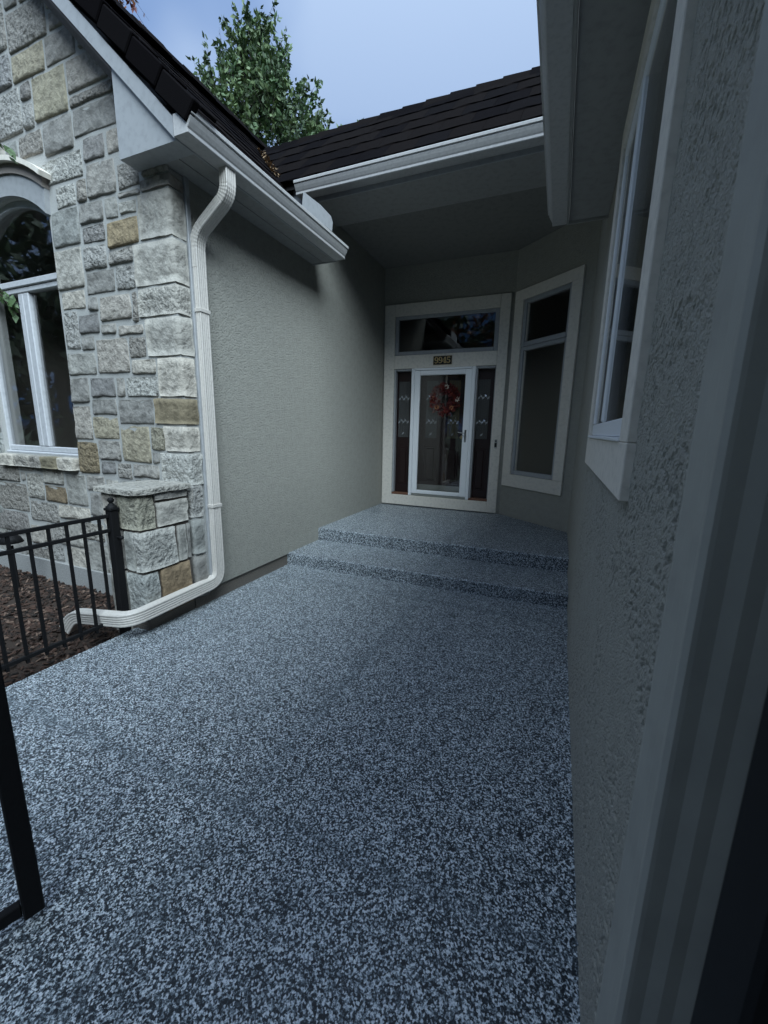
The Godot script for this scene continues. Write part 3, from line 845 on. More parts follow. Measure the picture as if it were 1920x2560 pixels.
func build_eaves() -> void:
	# rake of the gable
	var rk := MB.new()
	rk.prism(PackedVector2Array([Vector2(-2.502, 3.512), Vector2(-2.502, 3.394), Vector2(RIDGE, 5.722), Vector2(RIDGE, 5.842)]), -2.312, -2.290)
	rk.prism(PackedVector2Array([Vector2(-7.158, 3.512), Vector2(-7.158, 3.394), Vector2(RIDGE, 5.722), Vector2(RIDGE, 5.842)]), -2.312, -2.290)
	put(house, "rake_board", rk, m.white)
	var rs := MB.new()
	rs.prism(PackedVector2Array([Vector2(-3.066, 3.95), Vector2(-3.066, 3.925), Vector2(RIDGE, 5.69), Vector2(RIDGE, 5.715)]), -2.455, -2.313)
	rs.prism(PackedVector2Array([Vector2(-6.60, 3.95), Vector2(-6.60, 3.925), Vector2(RIDGE, 5.69), Vector2(RIDGE, 5.715)]), -2.455, -2.313)
	rs.prism(PackedVector2Array([Vector2(-2.84, 3.72), Vector2(-2.84, 3.60), Vector2(RIDGE, 5.60), Vector2(RIDGE, 5.72)]), -2.498, -2.448)
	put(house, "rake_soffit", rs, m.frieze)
	var ret := MB.new()
	ret.prism(PackedVector2Array([Vector2(-3.060, 3.394), Vector2(-2.503, 3.394), Vector2(-2.503, 3.40), Vector2(-3.060, 3.945)]), -2.46, -2.3135)
	put(house, "eave_return", ret, m.white)
	# eave along the left wall
	boxes(house, "soffit", m.soffit, [[V(-3.0, 3.402, -2.6), V(-2.668, 3.42, -2.315)], [V(XL + 0.002, 3.402, -4.395), V(-2.668, 3.42, -2.6)], [V(-2.660, 3.402, -4.395), V(-2.522, 3.42, -2.315)]])
	boxes(house, "fascia", m.white, [[V(-2.52, 3.396, -4.397), V(-2.50, 3.508, -2.312)]], 0.003)
	boxes(house, "eave_end", m.soffit, [[V(XL + 0.002, 3.394, -4.42), V(-2.49, 3.52, -4.398)]], 0.003)
	# porch: soffit strip, ceiling, fascia
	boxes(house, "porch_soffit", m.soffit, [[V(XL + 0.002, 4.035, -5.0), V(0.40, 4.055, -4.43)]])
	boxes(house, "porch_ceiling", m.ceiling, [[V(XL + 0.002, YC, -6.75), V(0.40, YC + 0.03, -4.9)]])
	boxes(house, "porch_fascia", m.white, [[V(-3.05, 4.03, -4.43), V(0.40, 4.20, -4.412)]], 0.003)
	# eave of the near wing
	boxes(house, "side_soffit", m.soffit, [[V(-0.10, 3.402, -4.36), V(XR - 0.002, 3.42, 2.6)]])
	boxes(house, "side_fascia", m.soffit, [[V(-0.12, 3.38, -4.38), V(-0.102, 3.55, 2.6)], [V(-0.10, 3.38, -4.38), V(XR - 0.002, 3.6, -4.362)]], 0.003)
	# gutters
	gutter(V(-2.4985, 3.400, -4.40), V(-2.4985, 3.400, -2.292), V(1, 0, 0), "gutter", "white gutter on the eave above the stucco wall, ending at the stone gable")
	gutter(V(-2.93, 4.075, -4.411), V(0.395, 4.075, -4.411), V(0, 0, 1), "gutter", "white gutter across the porch roof above the steps")
	gutter(V(-0.122, 3.385, -4.37), V(-0.122, 3.385, 2.6), V(-1, 0, 0), "gutter", "gutter overhead along the eave above the tall side window")
	# splash guard where the valley empties
	var sp := MB.new()
	sp.prism(PackedVector2Array([Vector2(3.52, 3.515), Vector2(4.05, 3.530), Vector2(4.065, 3.62), Vector2(4.03, 3.66), Vector2(3.83, 3.672), Vector2(3.545, 3.648)]), -2.343, -2.338, Transform3D(Basis(V(0, 0, -1), V(0, 1, 0), V(1, 0, 0)), Vector3.ZERO))
	tag(put(self, "splash_guard", sp, m.white), "white sheet metal splash guard standing on the gutter lip under the roof valley", "splash guard")
	# litter caught in the valley
	var lt := MB.new()
	for i in 260:
		var t := rng.randf()
		var z := -4.45 - t * 1.0
		var p := V(1.142 + z + rng.randf_range(-0.05, 0.07), 0, z)
		p.y = maxf(1.012 - p.x, -0.13 - p.z) + rng.randf_range(0.06, 0.10)
		var d := V(rng.randf_range(-1, 1), rng.randf_range(-0.6, 0.6), rng.randf_range(-1, 1)).normalized() * rng.randf_range(0.015, 0.04)
		var q := d.cross(V(0.3, 1, 0.2)).normalized() * 0.012
		lt.tri(p - d, p + d, p + q)
		lt.tri(p - d, p - q * 0.7, p + d)
	tag(put(self, "leaf_litter", lt, m.straw), "tan leaf litter caught in the roof valley beside the porch", "leaf litter", "", "stuff")

# ---------------------------------------------------------------- windows
func build_angled_window() -> void:
	var w := node(house, "angled_window")
	w.transform = angled()
	for q: Array in [[V(0.033, 0.75, 0.001), V(1.165, 0.935, 0.03)], [V(0.033, 3.372, 0.001), V(1.165, 3.51, 0.03)], [V(0.033, 0.936, 0.001), V(0.199, 3.371, 0.03)], [V(1.006, 0.936, 0.001), V(1.165, 3.371, 0.03)]]:
		boxes(w, "casing_board", m.casing, [q], 0.004)
	for q: Array in [[2.748, 3.370], [0.937, 2.742]]:
		var y0: float = q[0]
		var y1: float = q[1]
		var s := node(w, "sash")
		boxes(s, "frame", m.white, [[V(0.200, y0, -0.06), V(0.252, y1, 0.012)], [V(0.966, y0, -0.06), V(1.004, y1, 0.012)], [V(0.253, y0, -0.06), V(0.965, y0 + 0.06, 0.012)], [V(0.253, y1 - 0.05, -0.06), V(0.965, y1, 0.012)]], 0.006)
		boxes(s, "bead", m.casing, [[V(0.253, y0 + 0.0605, -0.05), V(0.262, y1 - 0.0505, -0.012)], [V(0.956, y0 + 0.0605, -0.05), V(0.965, y1 - 0.0505, -0.012)]], 0.002)
		boxes(s, "pane", m.pane, [[V(0.252, y0 + 0.06, -0.036), V(0.966, y1 - 0.05, -0.030)]])
	room(w, V(-0.35, 0.4, -3.6), V(1.5, 3.75, -0.21), 2)

func build_side_window() -> void:
	var w := node(house, "side_window")
	for q: Array in [[V(0.176, 1.36, -3.11), V(0.2095, 1.528, -1.345)], [V(0.176, 3.12, -3.11), V(0.2095, 3.29, -1.345)], [V(0.176, 1.529, -1.500), V(0.2095, 3.119, -1.345)], [V(0.176, 1.529, -3.11), V(0.2095, 3.119, -2.93)]]:
		boxes(w, "casing_board", m.casing, [q], 0.003)
	boxes(w, "sill", m.vinyl, [[V(0.166, 1.529, -2.929), V(0.26, 1.542, -1.501)]], 0.003)
	boxes(w, "frame", m.vinyl, [[V(0.189, 1.5435, -2.928), V(0.25, 1.608, -1.502)], [V(0.189, 3.05, -2.928), V(0.25, 3.118, -1.502)], [V(0.189, 1.6095, -2.928), V(0.25, 3.049, -2.868)], [V(0.189, 1.6095, -1.545), V(0.25, 3.049, -1.502)]], 0.006)
	boxes(w, "mullion", m.vinyl, [[V(0.186, 1.6095, -2.39), V(0.25, 3.049, -2.315)]], 0.008)
	for q: Array in [[-2.868, -2.39], [-2.315, -1.545]]:
		boxes(w, "pane", m.pane, [[V(0.196, 1.608, q[0]), V(0.202, 3.05, q[1])]])
	room(w, V(0.415, 0.3, -3.8), V(4.2, 3.45, 0.4), 0)
	# pale curtain hanging inside
	var c := MB.new(true)
	for i in 60:
		var f := func(k: int) -> Vector3: return V(0.50 + 0.022 * sin(k * 1.3), 1.3, -3.2 + k * 0.012)
		var a: Vector3 = f.call(i)
		var b: Vector3 = f.call(i + 1)
		c.quad(a, b, b + V(0, 1.9, 0), a + V(0, 1.9, 0))
	put(w, "curtain", c, m.casing)

# ---------------------------------------------------------------- front door
func leaded_light(parent: Node3D, x0: float, x1: float, y0: float, y1: float, z: float, material: Material) -> void:
	var g := node(parent, "leaded_glass")
	boxes(g, "sheet", material, [[V(x0, y0, z), V(x1, y1, z + 0.008)]])
	var bars := []
	var w := x1 - x0
	for k in 4: bars.append([V(x0 + w * (0.2 + 0.2 * k) - 0.0025, y0, z + 0.0085), V(x0 + w * (0.2 + 0.2 * k) + 0.0025, y1, z + 0.013)])
	boxes(g, "came", m.lead, bars)
	# small bevelled pieces in two bands and one at the foot
	for q: Array in [[0.71, 5], [0.29, 5], [0.085, 1]]:
		for k: int in q[1]:
			var c := V(x0 + w * ((k + 0.5) / q[1]) + rng.randf_range(-0.004, 0.004), y0 + (y1 - y0) * q[0] + (0.016 if k % 2 else -0.012), z + 0.014)
			var b := MB.new()
			var r := w * 0.085
			var turn := Basis(V(0, 0, 1), 0.7 if k % 2 else -0.7)
			var tip := c + V(rng.randf_range(-0.004, 0.004), rng.randf_range(-0.004, 0.006), 0.006)
			var ps := [c + turn * V(-r, 0, 0), c + turn * V(0, -r * 2.2, 0), c + turn * V(r, 0, 0), c + turn * V(0, r * 2.2, 0)]
			for i in 4: b.tri(ps[i], ps[(i + 1) % 4], tip)
			b.quad(ps[3], ps[2], ps[1], ps[0])
			put(g, "bevel", b, m.bevel_glass)

func raised_panel(parent: Node3D, x0: float, x1: float, y0: float, y1: float, z: float) -> void:
	var b := MB.new()
	b.chamfer(V(x0, y0, z - 0.01), V(x1, y1, z + 0.008), 0.006)
	b.chamfer(V(x0 + 0.03, y0 + 0.03, z - 0.01), V(x1 - 0.03, y1 - 0.03, z + 0.022), 0.012)
	put(parent, "raised_panel", b, m.mahogany)

func build_entry() -> void:
	var s := node(house, "door_surround")
	var z0 := ZD + 0.001
	var z1 := ZD + 0.032
	for q: Array in [[V(-2.785, 0.290, z0), V(-2.607, 3.515, z1)], [V(-0.965, 0.290, z0), V(-0.820, 3.515, z1)], [V(-2.606, 3.336, z0), V(-0.966, 3.515, z1)], [V(-2.606, 2.534, z0), V(-0.966, 2.740, z1)], [V(-2.606, 0.290, z0), V(-0.966, 0.462, z1)]]:
		boxes(s, "casing_board", m.casing, [q], 0.004)
	var t := node(house, "transom_window")
	boxes(t, "frame", m.white, [[V(-2.605, 2.742, -6.60), V(-2.545, 3.334, ZD + 0.012)], [V(-1.030, 2.742, -6.60), V(-0.967, 3.334, ZD + 0.012)], [V(-2.544, 2.742, -6.60), V(-1.031, 2.802, ZD + 0.012)], [V(-2.544, 3.288, -6.60), V(-1.031, 3.334, ZD + 0.012)]], 0.006)
	boxes(t, "pane", m.pane, [[V(-2.546, 2.80, -6.576), V(-1.029, 3.29, -6.570)]])
	# sidelights
	for q: Array in [[-2.606, -2.299, -2.545, -2.358], [-1.268, -0.966, -1.232, -1.050]]:
		var l := node(house, "sidelight")
		boxes(l, "frame", m.white, [[V(q[0], 0.50, -6.62), V(q[0] + 0.030, 2.532, ZD + 0.014)], [V(q[1] - 0.012, 0.50, -6.62), V(q[1], 2.532, ZD + 0.014)], [V(q[0] + 0.031, 2.500, -6.62), V(q[1] - 0.013, 2.532, ZD + 0.014)]], 0.005)
		boxes(l, "panel", m.mahogany, [[V(q[0] + 0.031, 0.50, -6.66), V(q[1] - 0.013, 2.499, -6.632)]])
		leaded_light(l, q[2], q[3], 1.44, 2.345, -6.631, m.leaded)
		raised_panel(l, q[2], q[3], 0.62, 1.30, -6.632)
		boxes(l, "threshold", m.threshold, [[V(q[0], 0.463, -6.62), V(q[1], 0.499, ZD + 0.02)]], 0.004)
	# the wooden door
	var d := node(house, "front_door")
	boxes(d, "leaf", m.mahogany, [[V(-2.26, 0.50, -6.68), V(-1.305, 2.52, -6.64)]], 0.004)
	leaded_light(d, -2.063, -1.875, 1.437, 2.345, -6.639, m.leaded)
	leaded_light(d, -1.692, -1.512, 1.437, 2.345, -6.639, m.leaded_warm)
	raised_panel(d, -2.075, -1.865, 0.72, 1.30, -6.64)
	raised_panel(d, -1.70, -1.50, 0.72, 1.30, -6.64)
	boxes(d, "kick_plate", m.kick, [[V(-2.20, 0.555, -6.639), V(-1.36, 0.655, -6.634)]], 0.002)
	var k := MB.new(true)
	k.lathe([Vector2(0.0, 0.0), Vector2(0.030, 0.001), Vector2(0.032, 0.006), Vector2(0.012, 0.010), Vector2(0.010, 0.03), Vector2(0.026, 0.036), Vector2(0.030, 0.05), Vector2(0.022, 0.064), Vector2(0.0, 0.068)], Vector3.ZERO, 16)
	var ko := put(d, "knob", k, m.brass)
	ko.transform = Transform3D(Basis(V(1, 0, 0), V(0, 0, 1), V(0, -1, 0)), V(-1.445, 1.46, -6.64))
	# storm door
	var sd := node(house, "storm_door")
	boxes(sd, "frame", m.vinyl, [[V(-2.298, 0.468, -6.60), V(-2.247, 2.532, ZD + 0.034)], [V(-1.318, 0.468, -6.60), V(-1.269, 2.532, ZD + 0.034)], [V(-2.246, 2.500, -6.60), V(-1.319, 2.532, ZD + 0.034)]], 0.005)
	boxes(sd, "leaf_frame", m.vinyl, [[V(-2.245, 0.505, -6.575), V(-2.156, 2.498, ZD + 0.022)], [V(-1.422, 0.505, -6.575), V(-1.320, 2.498, ZD + 0.022)], [V(-2.155, 2.424, -6.575), V(-1.423, 2.498, ZD + 0.022)], [V(-2.155, 0.505, -6.575), V(-1.423, 0.566, ZD + 0.022)]], 0.007)
	boxes(sd, "sweep", m.kick, [[V(-2.245, 0.466, -6.575), V(-1.320, 0.503, ZD + 0.018)]], 0.003)
	boxes(sd, "pane", m.storm_pane, [[V(-2.157, 0.565, -6.556), V(-1.421, 2.425, -6.551)]])
	var h := MB.new(true)
	h.chamfer(V(-1.388, 1.385, ZD + 0.0225), V(-1.358, 1.580, ZD + 0.032), 0.006)
	h.tube(round_path([V(-1.373, 1.525, ZD + 0.03), V(-1.373, 1.525, ZD + 0.07), V(-1.43, 1.530, ZD + 0.072), V(-1.485, 1.540, ZD + 0.066)], 0.02), 0.011, 0.008, 8)
	put(sd, "handle", h, m.steel)
	var hin := MB.new()
	for y: float in [0.72, 1.5, 2.28]: hin.chamfer(V(-2.256, y, ZD + 0.02), V(-2.238, y + 0.08, ZD + 0.04), 0.006)
	put(sd, "hinge", hin, m.vinyl)
	room(house, V(-2.80, 0.25, -11.5), V(-0.99, 3.9, -6.752), 2)
	# house number
	var pl := node(self, "house_number", V(-1.7925, 2.6375, z1 + 0.001))
	tag(pl, "small black plate with brass digits 9945 above the storm door", "house number")
	boxes(pl, "plate", m.plate, [[V(-0.150, -0.066, 0), V(0.150, 0.066, 0.008)]], 0.003)
	boxes(pl, "rim", m.brass, [[V(-0.150, 0.063, 0.0085), V(0.150, 0.066, 0.011)], [V(-0.150, -0.066, 0.0085), V(0.150, -0.063, 0.011)], [V(-0.150, -0.060, 0.0085), V(-0.147, 0.060, 0.011)], [V(0.147, -0.060, 0.0085), V(0.150, 0.060, 0.011)]])
	var font := SystemFont.new()
	font.font_names = PackedStringArray(["Droid Serif"])
	font.font_weight = 700
	var digits := "9945"
	for i in 4:
		var tm := TextMesh.new()
		tm.text = digits[i]
		tm.font = font
		tm.font_size = 60
		tm.pixel_size = 0.0021
		tm.depth = 0.006
		var o := put_mesh(pl, "digit", tm, m.brass)
		o.position = V(-0.0975 + 0.065 * i, 0.0, 0.0115)
	# door bell
	var be := node(self, "door_bell", V(-0.8925, 1.375, z1 + 0.001))
	tag(be, "narrow dark door bell on the casing beside the sidelight", "door bell")
	boxes(be, "back_plate", m.steel, [[V(-0.021, -0.068, 0), V(0.021, 0.068, 0.007)]], 0.003)
	boxes(be, "camera_face", m.plate, [[V(-0.016, -0.05, 0.0072), V(0.016, 0.015, 0.018)]], 0.004)
	var bt := MB.new(true)
	bt.lathe([Vector2(0.0, 0.0), Vector2(0.012, 0.0), Vector2(0.011, 0.006), Vector2(0.0, 0.008)], Vector3.ZERO, 14)
	put(be, "button", bt, m.plate).transform = Transform3D(Basis(V(1, 0, 0), V(0, 0, 1), V(0, -1, 0)), V(0, 0.042, 0.0072))
	build_wreath()

func petal(b: MB, at: Vector3, dir: Vector3, n: Vector3, l: float, w: float) -> void:
	var side := dir.cross(n).normalized() * w
	var mid := at + dir * l * 0.5 + n * l * 0.18
	var tip := at + dir * l
	b.tri(at, mid + side, tip)
	b.tri(at, tip, mid - side)

func build_wreath() -> void:
	var w := node(self, "wreath", V(-1.745, 2.05, -6.63))
	tag(w, "dark red autumn wreath hanging on the front door behind the storm door", "wreath")
	var ring := MB.new(true)
	var path := PackedVector3Array()
	for i in 25: path.append(V(cos(TAU * i / 24) * 0.17, sin(TAU * i / 24) * 0.17, 0.025))
	ring.tube(path, 0.022, 0.022, 8)
	put(w, "vine_ring", ring, m.bark)
	var cols := [lin(0.12, 0.012, 0.012), lin(0.07, 0.008, 0.010), lin(0.15, 0.022, 0.012)]
	for c in 3:
		var b := MB.new()
		for i in 190:
			var a := rng.randf() * TAU
			var r := 0.165 + rng.randf_range(-0.07, 0.05)
			var p := V(cos(a) * r, sin(a) * r, rng.randf_range(0.03, 0.06))
			var d := V(cos(a) * rng.randf_range(-0.3, 1.0) + rng.randf_range(-0.5, 0.5), sin(a) * rng.randf_range(-0.3, 1.0) + rng.randf_range(-0.5, 0.5), rng.randf_range(-0.1, 0.5)).normalized()
			petal(b, p, d, V(0, 0, 1), rng.randf_range(0.05, 0.09), 0.022)
		put(w, "foliage", b, mat(cols[c], 0.75))
	for q: Array in [[0.03, 0.19, lin(0.62, 0.56, 0.48)], [0.205, 0.0, lin(0.60, 0.53, 0.46)], [-0.12, -0.12, lin(0.65, 0.28, 0.10)], [0.03, -0.18, lin(0.30, 0.03, 0.03)], [-0.18, 0.02, lin(0.45, 0.16, 0.08)], [0.12, -0.13, lin(0.55, 0.22, 0.10)]]:
		var f := node(w, "flower", V(q[0], q[1], 0.065))
		var b := MB.new()
		for k in 14:
			var a := TAU * k / 14.0
			petal(b, Vector3.ZERO, V(cos(a), sin(a), 0.35 if k % 2 else 0.7).normalized(), V(0, 0, 1), 0.048 if k % 2 else 0.034, 0.012)
		put(f, "petals", b, mat(q[2], 0.8))
		var c := MB.new(true)
		c.lathe([Vector2(0.0, -0.012), Vector2(0.012, -0.006), Vector2(0.013, 0.004), Vector2(0.0, 0.012)], V(0, 0, 0.012), 8)
		put(f, "centre", c, mat(lin(0.10, 0.03, 0.015), 0.9))
	boxes(w, "hanging_ribbon", mat(lin(0.24, 0.20, 0.15), 0.9), [[V(-0.014, 0.19, 0.0), V(0.014, 0.465, 0.004)]])

# ---------------------------------------------------------------- pipes
func build_downspouts() -> void:
	var d := node(self, "downspout", V(-2.77, 0, -2.69))
	tag(d, "cream downspout at the stone corner, bent along the pier to the mulch", "downspout", "downspouts")
	var o := V(2.77, 0, 2.69)
	var b := MB.new()
	var prof := pipe_profile(0.074, 0.100)
	b.sweep(prof, round_path([V(-2.435, 3.402, -2.69) + o, V(-2.435, 3.235, -2.69) + o, V(-2.772, 3.015, -2.69) + o, V(-2.772, 2.78, -2.69) + o], 0.11, 14), V(1, 0, 0), true, 0.035)
	put(d, "offset_elbow", b, m.downspout)
	b = MB.new()
	b.sweep(pipe_profile(0.070, 0.096), PackedVector3Array([V(0.0, 2.781, 0), V(0.0, 0.66, 0)]), V(1, 0, 0))
	put(d, "pipe", b, m.downspout)
	b = MB.new()
	b.sweep(prof, round_path([V(-2.772, 0.70, -2.69) + o, V(-2.772, 0.165, -2.69) + o, V(-2.762, 0.150, -1.825) + o, V(-3.37, 0.075, -1.80) + o, V(-3.47, -0.05, -1.79) + o], 0.12, 14), V(1, 0, 0), true, 0.02)
	put(d, "outlet", b, m.downspout)
	for y: float in [0.85, 2.45]:
		boxes(d, "strap", m.downspout, [[V(-0.045, y, -0.056), V(0.041, y + 0.028, 0.054)]], 0.002)
	# painted pipe on the wall right beside the camera
	var e := node(self, "downspout", V(0.17, 0, -0.498))
	tag(e, "taupe painted downspout on the side wall at the very edge of view", "downspout", "downspouts")
	b = MB.new()
	b.sweep(pipe_profile(0.076, 0.094, 3, 0.003), round_path([V(-0.36, 3.39, 0), V(-0.36, 3.25, 0), V(0.0, 3.0, 0), V(0.0, 0.03, 0)], 0.11, 6), V(1, 0, 0))
	put(e, "pipe", b, m.stucco_paint)

# ---------------------------------------------------------------- fence, gate, pier
func finial(b: MB, at: Vector3) -> void:
	b.lathe([Vector2(0.0, 0.078), Vector2(0.016, 0.072), Vector2(0.024, 0.056), Vector2(0.018, 0.042), Vector2(0.011, 0.034), Vector2(0.020, 0.028), Vector2(0.024, 0.018), Vector2(0.036, 0.012), Vector2(0.038, 0.0)], at, 14)

func build_fence() -> void:
	var f := node(self, "iron_fence", V(-3.02, 0, -1.95))
	tag(f, "low black iron fence between the patio and the mulch bed", "fence")
	var p := node(f, "post")
	boxes(p, "shaft", m.iron, [[V(-0.031, -0.15, -0.031), V(0.031, 0.925, 0.031)]], 0.004)
	boxes(p, "cap", m.iron, [[V(-0.038, 0.9255, -0.038), V(0.038, 0.945, 0.038)]], 0.004)
	var b := MB.new(true)
	finial(b, V(0, 0.945, 0))
	put(p, "finial", b, m.iron)
	b = MB.new(true)
	b.tube(PackedVector3Array([V(0.03, 0.72, 0.0), V(0.075, 0.722, 0.0)]), 0.008, 0.008, 8)
	b.lathe([Vector2(0, 0.016), Vector2(0.014, 0.01), Vector2(0.017, 0), Vector2(0.014, -0.01), Vector2(0, -0.016)], V(0.078, 0.722, 0), 10)
	put(p, "latch_pin", b, m.iron)
	for y: float in [0.886, 0.776, 0.072]:
		boxes(f, "rail", m.iron, [[V(-0.011, y - 0.013, 0.032), V(0.011, y + 0.013, 2.40)]], 0.002)
	for k in 21:
		var z := 0.100 + 0.1085 * k
		boxes(f, "picket", m.iron, [[V(-0.0085, 0.03, z - 0.0085), V(0.0085, 0.888, z + 0.0085)]])
	# open gate leaf at the edge of view
	var g := node(self, "iron_gate", V(-1.405, 0, -0.545))
	g.rotation.y = -0.30
	tag(g, "black iron gate leaf standing open beside the camera on the patio", "gate")
	for z: float in [0.0, 0.86]:
		boxes(g, "stile", m.iron, [[V(-0.022, 0.012, z), V(0.022, 0.98, z + 0.052)]], 0.004)
	for y: float in [0.03, 0.78, 0.90]:
		boxes(g, "rail", m.iron, [[V(-0.014, y, 0.053), V(0.014, y + 0.045, 0.859)]], 0.003)
	for k in 6:
		boxes(g, "picket", m.iron, [[V(-0.008, 0.076, 0.155 + 0.11 * k), V(0.008, 0.779, 0.171 + 0.11 * k)]])
	boxes(g, "hinge_post", m.iron, [[V(-0.031, -0.03, 0.925), V(0.031, 1.05, 0.987)], [V(-0.008, 0.15, 0.9125), V(0.008, 0.19, 0.9245)], [V(-0.008, 0.80, 0.9125), V(0.008, 0.84, 0.9245)]], 0.003)
	# post against the side wall
	var w := node(self, "gate_post", V(0.178, 0, -0.305))
	tag(w, "black iron gate post against the side wall in the lower corner of view", "post")
	boxes(w, "shaft", m.iron, [[V(-0.031, -0.02, -0.031), V(0.030, 1.50, 0.031)]], 0.004)
	b = MB.new(true)
	finial(b, V(0, 1.50, 0))
	put(w, "finial", b, m.iron)

func build_pier() -> void:
	var p := node(self, "stone_pier")
	tag(p, "low stone pier with a flat cap in front of the gable corner", "stone pier")
	boxes(p, "core", m.pier_mortar, [[V(-3.19, 0.0, -2.452), V(-2.824, 1.045, -2.016)]])
	boxes(p, "footing", m.footing, [[V(-3.20, -0.155, -2.46), V(-2.83, -0.001, -2.01)]])
	# [x0, y0, z_back, x1, y1, z_front, tone]
	for q: Array in [
		[-3.03, 0.775, -2.135, -2.800, 1.043, -1.995, 3], [-3.205, 0.775, -2.2, -3.045, 1.043, -1.998, 0],
		[-2.88, 0.445, -2.305, -2.797, 0.757, -1.990, 1], [-3.00, 0.450, -2.1, -2.895, 0.755, -1.998, 7], [-3.205, 0.45, -2.2, -3.015, 0.755, -1.998, 0],
		[-3.00, 0.06, -2.125, -2.800, 0.425, -1.995, 7], [-3.205, -0.13, -2.2, -3.015, 0.43, -1.998, 1],
		[-2.90, 0.775, -2.445, -2.800, 0.965, -2.155, 1], [-2.90, 0.982, -2.445, -2.798, 1.043, -2.150, 0],
		[-2.90, 0.450, -2.405, -2.801, 0.750, -2.325, 1], [-2.90, 0.06, -2.425, -2.800, 0.430, -2.145, 5], [-2.90, 0.45, -2.452, -2.806, 0.75, -2.418, 0]]:
		put(p, "stone", quoin(V(q[0], q[1], q[2]), V(q[3], q[4], q[5])), stone_mat(q[6]))
	put(p, "cap", quoin(V(-3.235, 1.044, -2.462), V(-2.775, 1.092, -1.965)), m.stone[1][1])

# ---------------------------------------------------------------- plants
func leaf_card(b: MB, at: Vector3, dir: Vector3, side: Vector3, l: float, w: float) -> void:
	var n := dir.cross(side).normalized()
	var mid := at + dir * l * 0.45 - n * w * 0.25
	var s := side * w
	b.tri(at, at + dir * l * 0.4 + s, at + dir * l)
	b.tri(at, at + dir * l, at + dir * l * 0.4 - s)
	b.tri(at, mid, at + dir * l * 0.4 + s)

func rand_dir() -> Vector3:
	return V(rng.randfn(), rng.randfn(), rng.randfn()).normalized()

# leaves along a twig that leans in a direction
func twig(b: MB, wood: MB, at: Vector3, dir: Vector3, l: float, count: int, size: float, droop: float) -> void:
	var bend := (dir + V(0, -droop, 0) + rand_dir() * 0.15).normalized()
	var pts := PackedVector3Array()
	for i in 5: pts.append(at + dir * l * (i / 4.0) * (1.0 - 0.35 * i / 4.0) + bend * l * 0.35 * pow(i / 4.0, 2))
	wood.tube(pts, 0.006 * l + 0.004, 0.002, 3)
	for i in count:
		var t := rng.randf_range(0.05, 1.0)
		var k := clampi(int(t * 4.0), 0, 3)
		var p := pts[k].lerp(pts[k + 1], t * 4.0 - k)
		var d := (rand_dir() + bend * 0.8 + V(0, -droop * 1.2, 0)).normalized()
		var s := d.cross(rand_dir()).normalized()
		leaf_card(b, p + rand_dir() * size * 0.4, d, s, size * rng.randf_range(0.75, 1.25), size * rng.randf_range(0.22, 0.34))

func build_tree(called: String, label: String, base: Vector3, height: float, crown: Array, spread_up: float, leaf_size: float, looks: Array, shoots: int, per: int, group := "") -> void:
	var t := node(self, called, base)
	tag(t, label, "tree", group)
	var wood := MB.new(true)
	var top := V(0, height, 0)
	wood.tube(PackedVector3Array([V(0, -0.1, 0), V(0.03, height * 0.3, 0.02), V(-0.04, height * 0.65, 0.05), top]), height * 0.022, height * 0.004, 9)
	var bs := []
	for i in looks.size(): bs.append(MB.new())
	for q: Array in crown:                      # [centre, radii]
		var c: Vector3 = q[0]
		var r: Vector3 = q[1]
		wood.tube(PackedVector3Array([V(0, height * 0.35, 0), (V(0, height * 0.45, 0) + c) / 2.0 + V(0, -0.1, 0), c]), height * 0.011, 0.012, 6)
		for i in shoots:
			var d := rand_dir()
			var p := c + d * r * pow(rng.randf(), 0.45)
			var out := (d * V(1, 0.6, 1) + V(0, spread_up, 0) + rand_dir() * 0.35).normalized()
			var which := rng.randi() % looks.size()
			twig(bs[which], wood, p, out, leaf_size * rng.randf_range(3.5, 7.5), per, leaf_size, 0.25)
	put(t, "trunk", wood, m.bark)
	for i in looks.size(): put(t, "crown", bs[i], looks[i])

